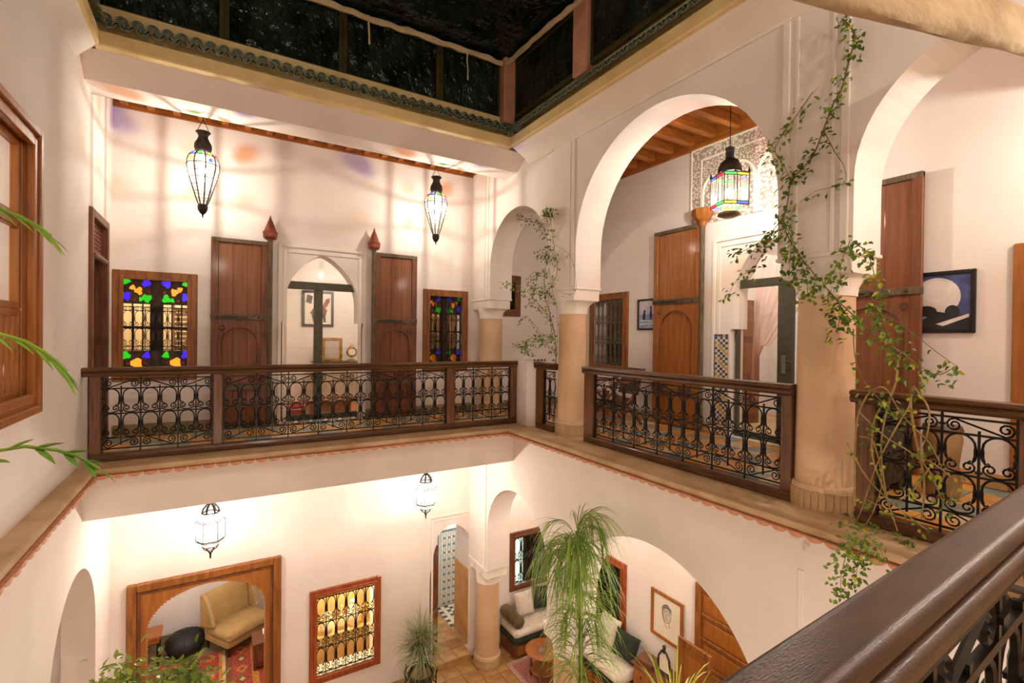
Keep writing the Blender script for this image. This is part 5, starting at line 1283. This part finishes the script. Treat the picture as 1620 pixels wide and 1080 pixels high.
# ================================================================ PLANTS
VINES = {"b":[[[[3.97,1.862,3.751],[3.97,1.806,3.664],[3.97,1.775,3.564],[3.97,1.814,3.399],[3.97,1.854,3.23],[3.97,1.914,3.136],[3.97,1.979,2.969],[3.97,2.05,2.798],[3.97,2.14,2.71],[3.97,2.219,2.646],[3.97,2.247,2.474],[3.97,2.276,2.325],[3.97,2.211,2.133],[3.97,2.045,1.884],[3.97,1.892,1.686],[3.97,1.773,1.506]],0.007,1.0],[[[3.97,2.063,3.295],[3.97,2.177,3.167],[3.97,2.298,3.047],[3.97,2.36,2.932],[3.97,2.283,2.783],[3.97,2.229,2.649]],0.004,1.6],[[[3.97,1.979,2.969],[3.97,1.899,2.774],[3.97,1.828,2.634],[3.97,1.835,2.519],[3.97,2.022,2.51],[3.97,2.151,2.451]],0.0035,0.5],[[[3.97,2.246,2.422],[3.97,2.355,2.277],[3.97,2.464,2.2],[3.97,2.62,2.137],[3.97,2.731,2.131]],0.004,2.2],[[[3.95,2.343,2.272],[3.95,2.505,1.987],[3.95,2.664,1.894],[3.95,2.774,1.733]],0.003,1.4],[[[3.94,2.259,2.317],[3.94,2.143,2.043],[3.94,2.077,1.835],[3.94,2.06,1.686]],0.003,2.0],[[[3.93,2.189,2.125],[3.93,2.197,1.999],[3.93,2.205,1.847]],0.003,2.0],[[[3.93,1.873,1.682],[3.93,1.82,1.623],[3.93,1.827,1.506],[3.93,1.838,1.399]],0.004,3.0],[[[3.93,1.764,2.08],[3.93,1.824,1.903],[3.93,1.813,1.739]],0.003,2.2],[[[4.0,1.766,2.065],[4.0,1.683,1.983],[4.0,1.633,1.796],[4.0,1.622,1.57],[4.0,1.65,1.345]],0.004,1.6],[[[4.02,1.663,1.664],[4.02,1.594,1.525],[4.02,1.527,1.325],[4.02,1.454,1.261],[4.02,1.424,1.155]],0.004,1.8],[[[3.95,2.035,1.881],[3.95,1.829,1.624],[3.95,1.615,1.412],[3.95,1.435,1.262],[3.95,1.272,1.138],[3.95,1.178,1.184]],0.005,0.9],[[[3.96,1.769,1.506],[3.96,1.552,1.513],[3.96,1.435,1.441],[3.96,1.271,1.288],[3.96,1.169,1.2]],0.0035,0.5],[[[3.97,1.751,1.436],[3.97,1.74,1.252],[3.97,1.685,1.072],[3.97,1.547,0.906],[3.97,1.472,0.829]],0.004,0.5]],"t":[[[[3.98,1.728,0.145],[3.98,1.734,0.513],[3.98,1.717,0.793],[3.98,1.659,0.96],[3.98,1.583,1.026],[3.98,1.533,1.004]],0.007,0.15],[[[3.98,1.387,1.044],[3.98,1.406,0.923],[3.98,1.368,0.675],[3.98,1.324,0.434],[3.98,1.334,0.18]],0.008,0.3],[[[3.97,1.384,1.045],[3.97,1.349,0.994],[3.97,1.301,0.896],[3.97,1.312,0.729],[3.97,1.363,0.593]],0.006,0.3],[[[3.98,1.482,1.261],[3.98,1.487,1.087],[3.98,1.532,0.908],[3.98,1.569,0.637],[3.98,1.55,0.375],[3.98,1.495,0.128]],0.007,0.3],[[[3.96,1.562,0.905],[3.96,1.609,0.765],[3.96,1.614,0.541],[3.96,1.534,0.295],[3.96,1.457,0.058]],0.006,0.3],[[[3.97,1.71,0.84],[3.97,1.544,0.687],[3.97,1.398,0.607],[3.97,1.295,0.504],[3.97,1.228,0.338]],0.005,0.4],[[[3.96,1.399,0.925],[3.96,1.503,0.695],[3.96,1.593,0.456],[3.96,1.667,0.166],[3.96,1.717,0.013]],0.005,0.4],[[[3.98,1.703,0.657],[3.98,1.615,0.628],[3.98,1.562,0.372],[3.98,1.597,0.184],[3.98,1.654,0.031]],0.005,0.4],[[[3.96,1.292,0.527],[3.96,1.391,0.335],[3.96,1.533,0.207],[3.96,1.648,0.217]],0.004,0.8],[[[3.97,1.53,1.005],[3.97,1.436,0.835],[3.97,1.298,0.69],[3.97,1.231,0.54]],0.004,0.8],[[[3.95,1.771,0.601],[3.95,1.626,0.36],[3.95,1.42,0.2],[3.95,1.283,0.12]],0.005,0.5],[[[4.0,1.374,0.587],[4.0,1.273,0.547],[4.0,1.192,0.465],[4.0,1.205,0.299]],0.004,2.0]],"h":[[[[3.6,1.539,0.108],[3.6,1.589,-0.011],[3.6,1.621,-0.142],[3.6,1.639,-0.277],[3.6,1.629,-0.38]],0.003,3.2],[[[3.6,1.488,0.097],[3.6,1.522,-0.01],[3.6,1.542,-0.131],[3.6,1.555,-0.261]],0.003,2.2],[[[3.6,1.487,0.085],[3.6,1.424,0.051],[3.6,1.395,-0.03]],0.003,2.6]],"l":[[[[3.9,1.782,0.012],[3.929,1.632,0.012],[3.93,1.481,0.012],[3.93,1.341,0.012]],0.003,2.2],[[[4.15,1.831,0.012],[4.021,1.554,0.012],[4.111,1.44,0.012],[4.191,1.333,0.012]],0.0035,1.8]],"a":[[[[4.0,5.435,0.993],[4.0,5.456,1.299],[4.0,5.567,1.608],[4.0,5.729,1.975],[4.0,5.736,2.293],[4.0,5.648,2.552],[4.0,5.716,2.833],[4.0,5.849,3.058]],0.006,0.5],[[[3.98,5.41,1.125],[3.98,5.536,1.474],[3.98,5.605,1.832],[3.98,5.737,2.201]],0.004,0.2],[[[3.97,5.396,1.125],[3.97,5.378,1.646],[3.97,5.535,2.092],[3.97,5.606,2.543]],0.004,0.2],[[[3.96,5.418,1.429],[3.96,5.721,1.295],[3.96,6.051,1.291],[3.96,6.463,1.227]],0.004,1.2],[[[3.95,5.403,1.342],[3.95,5.837,1.385],[3.95,6.173,1.242],[3.95,5.964,1.152]],0.003,1.8],[[[3.96,5.511,1.606],[3.96,5.862,1.863],[3.96,6.28,2.109],[3.96,6.82,2.235]],0.004,0.9],[[[3.95,5.658,1.967],[3.95,5.885,2.122],[3.95,5.982,1.944]],0.003,1.8],[[[3.95,5.633,2.278],[3.95,6.022,2.227],[3.95,5.932,1.987]],0.003,1.5],[[[3.97,5.687,1.971],[3.97,5.476,2.131],[3.97,5.392,2.296],[3.97,5.455,2.522],[3.97,5.52,2.777],[3.97,5.555,3.022],[3.97,5.468,3.135]],0.004,1.0],[[[3.95,5.527,3.013],[3.95,5.621,3.148],[3.95,5.411,3.102]],0.003,4.0],[[[3.96,5.628,2.795],[3.96,5.888,3.061],[3.96,6.232,3.159],[3.96,6.378,3.257]],0.003,1.6],[[[3.95,5.578,2.582],[3.95,5.732,2.514],[3.95,5.863,2.578]],0.003,2.0],[[[3.98,5.531,2.666],[3.98,5.155,2.463],[3.98,5.03,2.255],[3.98,5.011,1.948],[3.98,5.341,1.972],[3.98,5.55,2.112]],0.0025,0.1],[[[3.96,5.382,1.083],[3.96,5.853,1.477],[3.96,6.163,1.671],[3.96,6.378,1.58]],0.003,0.5],[[[3.96,5.449,1.473],[3.96,5.779,1.795],[3.96,5.995,1.852],[3.96,6.292,1.82]],0.0025,0.4]]}
FRONDS = [[[-0.369, 1.25, 1.576], [-0.345, 1.25, 1.566], [-0.315, 1.25, 1.553], [-0.294, 1.25, 1.54], [-0.276, 1.25, 1.524]], [[-0.377, 1.25, 1.351], [-0.344, 1.25, 1.336], [-0.31, 1.25, 1.323], [-0.286, 1.25, 1.304], [-0.266, 1.25, 1.284], [-0.252, 1.25, 1.264]], [[-0.376, 1.25, 1.1], [-0.344, 1.25, 1.122], [-0.31, 1.25, 1.126], [-0.265, 1.25, 1.114], [-0.233, 1.25, 1.098], [-0.202, 1.25, 1.069]]]
def leafmat(n, a, b, rough=.45):
    m = mat(n, a, b, rough, scale=3, contrast=(.3, .7)); bs = m.node_tree.nodes['Principled BSDF']
    return m
LGREEN = leafmat('vine_leaf', '#3f5a1c', '#7d9a2e'); LYEL = leafmat('vine_leaf_yellow', '#8c9a1c', '#bdbb35'); PALM = leafmat('palm_leaf', '#587f1e', '#9dbb45'); YUC = leafmat('yucca_leaf', '#6d7a48', '#a9b084')
FERN = leafmat('near_leaf', '#4d7a20', '#8fae38'); GRASS = leafmat('spiky_leaf', '#8c9a18', '#cfc93a'); BUSH = leafmat('citrus_leaf', '#5a7a1e', '#a8ba4a')
STEM = mat('vine_stem', '#6a5236', '#8f7450', .8, scale=14, bump=.2); BARE = mat('bare_vine_stem', '#8c7442', '#b59c66', .8, scale=14, bump=.2)
VINES['b'][0][2] = 1.7
for _v in VINES['t']: _v[1] *= 1.25; _v[2] *= .6
def addleaf(g, p, d, up, L, w_, fold=.25):
    d = Vector(d).normalized(); s_ = d.cross(Vector(up))
    if s_.length < 1e-3: s_ = d.orthogonal()
    s_.normalize(); n = s_.cross(d); p = Vector(p)
    g.add([p, p + d * L * .35 + s_ * w_ * .5 + n * w_ * fold, p + d * L * .7 + s_ * w_ * .36 + n * w_ * fold * .6, p + d * L, p + d * L * .7 - s_ * w_ * .36 + n * w_ * fold * .6, p + d * L * .35 - s_ * w_ * .5 + n * w_ * fold, p + d * L * .5],
          [(0, 1, 6), (1, 2, 6), (2, 3, 6), (3, 4, 6), (4, 5, 6), (5, 0, 6)])
def strap(g, p, d, L, w_, droop, n=7, twist=0):
    """arching strap leaf as a tapering folded ribbon"""
    p = Vector(p); d = Vector(d).normalized(); rows = []
    for i in range(n + 1):
        q = i / n; s_ = d.cross(Vector((0, 0, 1)))
        if s_.length < 1e-3: s_ = Vector((1, 0, 0))
        s_.normalize(); ww = w_ * (.5 + 1.2 * q if q < .4 else 1.0) * (1 - q ** 3) + .0008
        rows.append([p + s_ * ww / 2, p - Vector((0, 0, ww * .25)), p - s_ * ww / 2])
        p = p + d * L / n; d = (d + Vector((0, 0, -droop / n * (1 + q)))).normalized()
    g.loft(rows, closed=False)
def vine(label, paths, seed, lsize=.05, stem=STEM, lm=(LGREEN, LYEL), yel=.15, loc=None):
    rnd = random.Random(seed); loc = loc or paths[0][0][0]
    t = T('climbing_vine', label, 'vine', loc); g = G()
    for pts, r, dens in paths:
        V = [Vector(p) for p in pts]; Q = []
        for i in range(len(V) - 1):      # smooth by Catmull-Rom
            a, b, c, d = V[max(i - 1, 0)], V[i], V[i + 1], V[min(i + 2, len(V) - 1)]
            for k in range(4):
                q = k / 4
                Q.append(.5 * ((2 * b) + (c - a) * q + (2 * a - 5 * b + 4 * c - d) * q * q + (3 * b - a - 3 * c + d) * q ** 3))
        Q.append(V[-1])
        st = G().tube(Q, [r * (1 - .5 * i / len(Q)) for i in range(len(Q))], 5); PW('stem', st, stem, t, True)
        L = sum((Q[i + 1] - Q[i]).length for i in range(len(Q) - 1))
        for k in range(int(L * 66 * dens)):
            i = rnd.randrange(len(Q) - 1); p = Q[i].lerp(Q[i + 1], rnd.random())
            off = Vector((rnd.uniform(-.06, .02), rnd.uniform(-.065, .065), rnd.uniform(-.08, .03))) * (1 if dens > .6 else .6)
            g.cur = 1 if rnd.random() < yel else 0
            addleaf(g, p + off, (rnd.uniform(-.7, .2), rnd.uniform(-1, 1), rnd.uniform(-1.2, .2)), (rnd.uniform(-1, 0), rnd.uniform(-.5, .5), .6), lsize * rnd.uniform(.7, 1.3), lsize * rnd.uniform(.55, .8))
    PW('foliage', g, list(lm), t, kind='stuff')
    return t
VP_ = lambda k: [([tuple(p) for p in a], r, d) for a, r, d in VINES[k]]
vine('leafy vine climbing the thick column and the wall above it', VP_('b'), 1, .044)
vine('bare tangled vine stems over the railing right of the thick column', VP_('t'), 2, .034, BARE, yel=.45)
vine('leafy vine tips hanging below the ledge right of the thick column', VP_('h'), 3, .036, yel=.05)
vine('small vine creeping on the stone ledge by the close handrail', VP_('l'), 4, .036, yel=.05)
vine('thin sparse vine rising beside the slim column', VP_('a'), 5, .042, yel=.1)
POTG = mat('green_glazed_pot', '#16281c', '#2c4430', .25, scale=5, coat=.4)
SOIL = mat('potting_soil', '#8a6e48', '#b0926a', .95, scale=22, bump=.6)
def pot(t, r, h, m=POTG):
    P('pot', G().lathe([(r * .68, 0), (r * .74, .02), (r * .9, h * .55), (r * .98, h * .9), (r * 1.06, h * .92), (r * 1.06, h), (r * .94, h), (r * .90, h * .86)], n=28, cap=False), m, t, True)
    P('soil', G().lathe([(.001, h * .87), (r * .91, h * .87), (r * .91, h * .84)], n=24), SOIL, t)
# yucca by the passage
t = T('potted_yucca', 'spiky yucca in a green pot left of the tiled passage', 'plant', (2.90, 7.60, ZL)); pot(t, .21, .40)
P('trunk', G().tube([(0, 0, .33), (.01, 0, .6), (-.01, .01, .95)], [.035, .03, .03], 8), STEM, t, True)
g = G(); rnd = random.Random(11)
for k in range(460):
    a = rnd.uniform(0, 2 * PI); el = rnd.uniform(-.55, 1.45); z0_ = .62 + .40 * rnd.random()
    strap(g, (.015 * math.cos(a), .015 * math.sin(a), z0_), (math.cos(a) * math.cos(el), math.sin(a) * math.cos(el), math.sin(el)), rnd.uniform(.36, .54), .013, .35 + .4 * (el < .3), 5)
P('foliage', g, YUC, t, kind='stuff')
t = T('iron_pot_stand', 'black iron stand around the green yucca pot', 'plant stand', (2.90, 7.60, ZL))
for k in range(4):
    a = PI / 4 + k * PI / 2; x, y = .27 * math.cos(a), .27 * math.sin(a)
    P('leg', G().tube([(x, y, 0), (x, y, .47)], .011, 6), IRON, t)
for z in (.12, .40): P('ring', G().tube([(.27 * math.cos(2 * PI * k / 24), .27 * math.sin(2 * PI * k / 24), z) for k in range(24)], .009, 5, closed=True), IRON, t)
# tall drooping palm in the court
t = T('drooping_palm', 'tall palm with long drooping leaves before the ground floor column', 'palm', (3.48, 4.2, ZL)); pot(t, .24, .42)
P('trunk', G().tube([(0, 0, .36), (.03, .02, 1.4), (.03, .02, 2.0), (0, .02, 2.9), (-.06, .02, 3.8)], [.05, .04, .028, .022, .012], 8), mat('palm_stem', '#5a6a34', '#7f8c4c', .6, stretch=(1, 1, 6), scale=4), t, True)
g = G(); rnd = random.Random(12)
for k in range(26):
    a = 2 * PI * k / 26 * 5 + rnd.uniform(-.2, .2); el = rnd.uniform(.7, 1.45); zz = rnd.choice((rnd.uniform(3.35, 3.75), rnd.uniform(2.7, 3.7)))
    p = Vector((-.05 * (zz - 2), .02, zz)); d = Vector((math.cos(a) * math.cos(el), math.sin(a) * math.cos(el) * .8, math.sin(el))); L = rnd.uniform(.38, .58) * (.55 + .45 * (zz - 2.7)); rach = []
    for i in range(13):
        rach.append(p.copy()); p = p + d * L / 12; d = (d + Vector((0, 0, -.20 - .015 * i))).normalized()
    g.tube(rach, .004, 4)
    for i in range(3, 13):
        dd = (rach[i] - rach[i - 1]).normalized(); s_ = dd.cross(Vector((0, 0, 1)))
        if s_.length < .1: s_ = Vector((1, 0, 0))
        s_.normalize()
        for sgn in (-1, 1):
            for _ in range(2):
                if rnd.random() < .62: strap(g, rach[i].lerp(rach[i - 1], rnd.random()), dd * .8 + s_ * sgn * rnd.uniform(.05, .45) + Vector((0, 0, -.35)), rnd.uniform(.36, .72), .010, 1.7, 6)
for k in range(240):
    a = rnd.uniform(0, 2 * PI); z0_ = rnd.uniform(2.0, 3.4); q = .2 + .35 * (z0_ - 2.0) / 1.4
    strap(g, (0, .02, z0_), (math.cos(a) * q, math.sin(a) * q, rnd.uniform(.1, .6)), rnd.uniform(.45, .8), .011, 2.4, 7)
P('foliage', g, PALM, t, kind='stuff')
# spiky yellow-green plant by the near arch
t = T('potted_dracaena', 'spiky yellow-green plant showing above the close handrail', 'plant', (3.55, 2.95, ZL)); pot(t, .24, .45)
P('trunk', G().tube([(0, 0, .4), (.03, 0, 1.4), (0, .02, 2.5)], [.05, .045, .04], 8), STEM, t, True)
g = G(); rnd = random.Random(13)
for k in range(130):
    a = rnd.uniform(0, 2 * PI); el = rnd.uniform(-.1, 1.4)
    strap(g, (.02 * math.cos(a), .02 * math.sin(a), 2.3 + .25 * rnd.random()), (math.cos(a) * math.cos(el), math.sin(a) * math.cos(el), math.sin(el)), rnd.uniform(.4, .75), .018, .9 if el < 1 else .3, 6)
P('foliage', g, GRASS, t, kind='stuff')
# citrus bush, lower left
t = T('citrus_tree', 'bushy green tree top at the bottom left corner', 'tree', (-.66, 4.9, ZL)); pot(t, .28, .5, TERRA)
P('trunk', G().tube([(0, 0, .42), (.02, 0, 1.2), (0, .02, 2.4)], [.045, .04, .03], 8), STEM, t, True)
g = G(); rnd = random.Random(14)
for k in range(26):
    a = rnd.uniform(0, 2 * PI); tip = Vector((rnd.uniform(-.36, .58), rnd.uniform(-.4, .4), rnd.uniform(2.6, 3.08)))
    P('branch', G().tube([(0, .01, 2.2 + rnd.uniform(-.3, .2)), tip * .6 + Vector((0, 0, 1.0)), tip], [.014, .008, .004], 5), STEM, t)
    for _ in range(70):
        p = tip + Vector((rnd.gauss(0, .09), rnd.gauss(0, .09), rnd.gauss(-.06, .08)))
        addleaf(g, p, (rnd.uniform(-1, 1), rnd.uniform(-1, 1), rnd.uniform(-.3, .8)), (0, 0, 1), rnd.uniform(.06, .10), .04)
P('foliage', g, BUSH, t, kind='stuff')
# fern fronds reaching in at the left edge, from a plant standing just outside the view
t = T('potted_palm', 'green leaf tips of a plant reaching in at the left edge', 'plant', (-.85, -.05, 0)); pot(t, .17, .34, TERRA)
rnd = random.Random(15)
for fi, fr in enumerate(FRONDS):
    st = [(-.85, -.05, .3), (-.82, .0, .75), (-.74, .2, 1.12 + .1 * (fr[0][2] > 1.3)), (-.62, .55, max(fr[0][2], 1.2)), (-.5, .9, fr[0][2] + .05)] + [tuple(p) for p in fr]
    PW('frond_stem', G().tube(st, [.006] * 5 + [.0035] * (len(st) - 5), 6), FERN, t, True)
    for i in range(len(fr) - 1):
        a, b = Vector(fr[i]), Vector(fr[i + 1]); d = (b - a).normalized()
        for sgn in (-1, 1):
            if fi == 2 and (i + (sgn > 0)) % 2 and i < 2: continue
            g = G(); side = Vector((0, sgn * .55, -.35 if fi != 2 else .75 * sgn))
            strap(g, a.lerp(b, .3), d * 1.2 + side * .8, {0: .055, 1: .06, 2: .042}[fi] * rnd.uniform(.85, 1.15), .011 if fi < 2 else .019, .35, 7); PW('leaflet', g, FERN, t)
    g = G(); strap(g, fr[-1], Vector(fr[-1]) - Vector(fr[-2]), .04, .011, .3, 7); PW('leaflet', g, FERN, t)
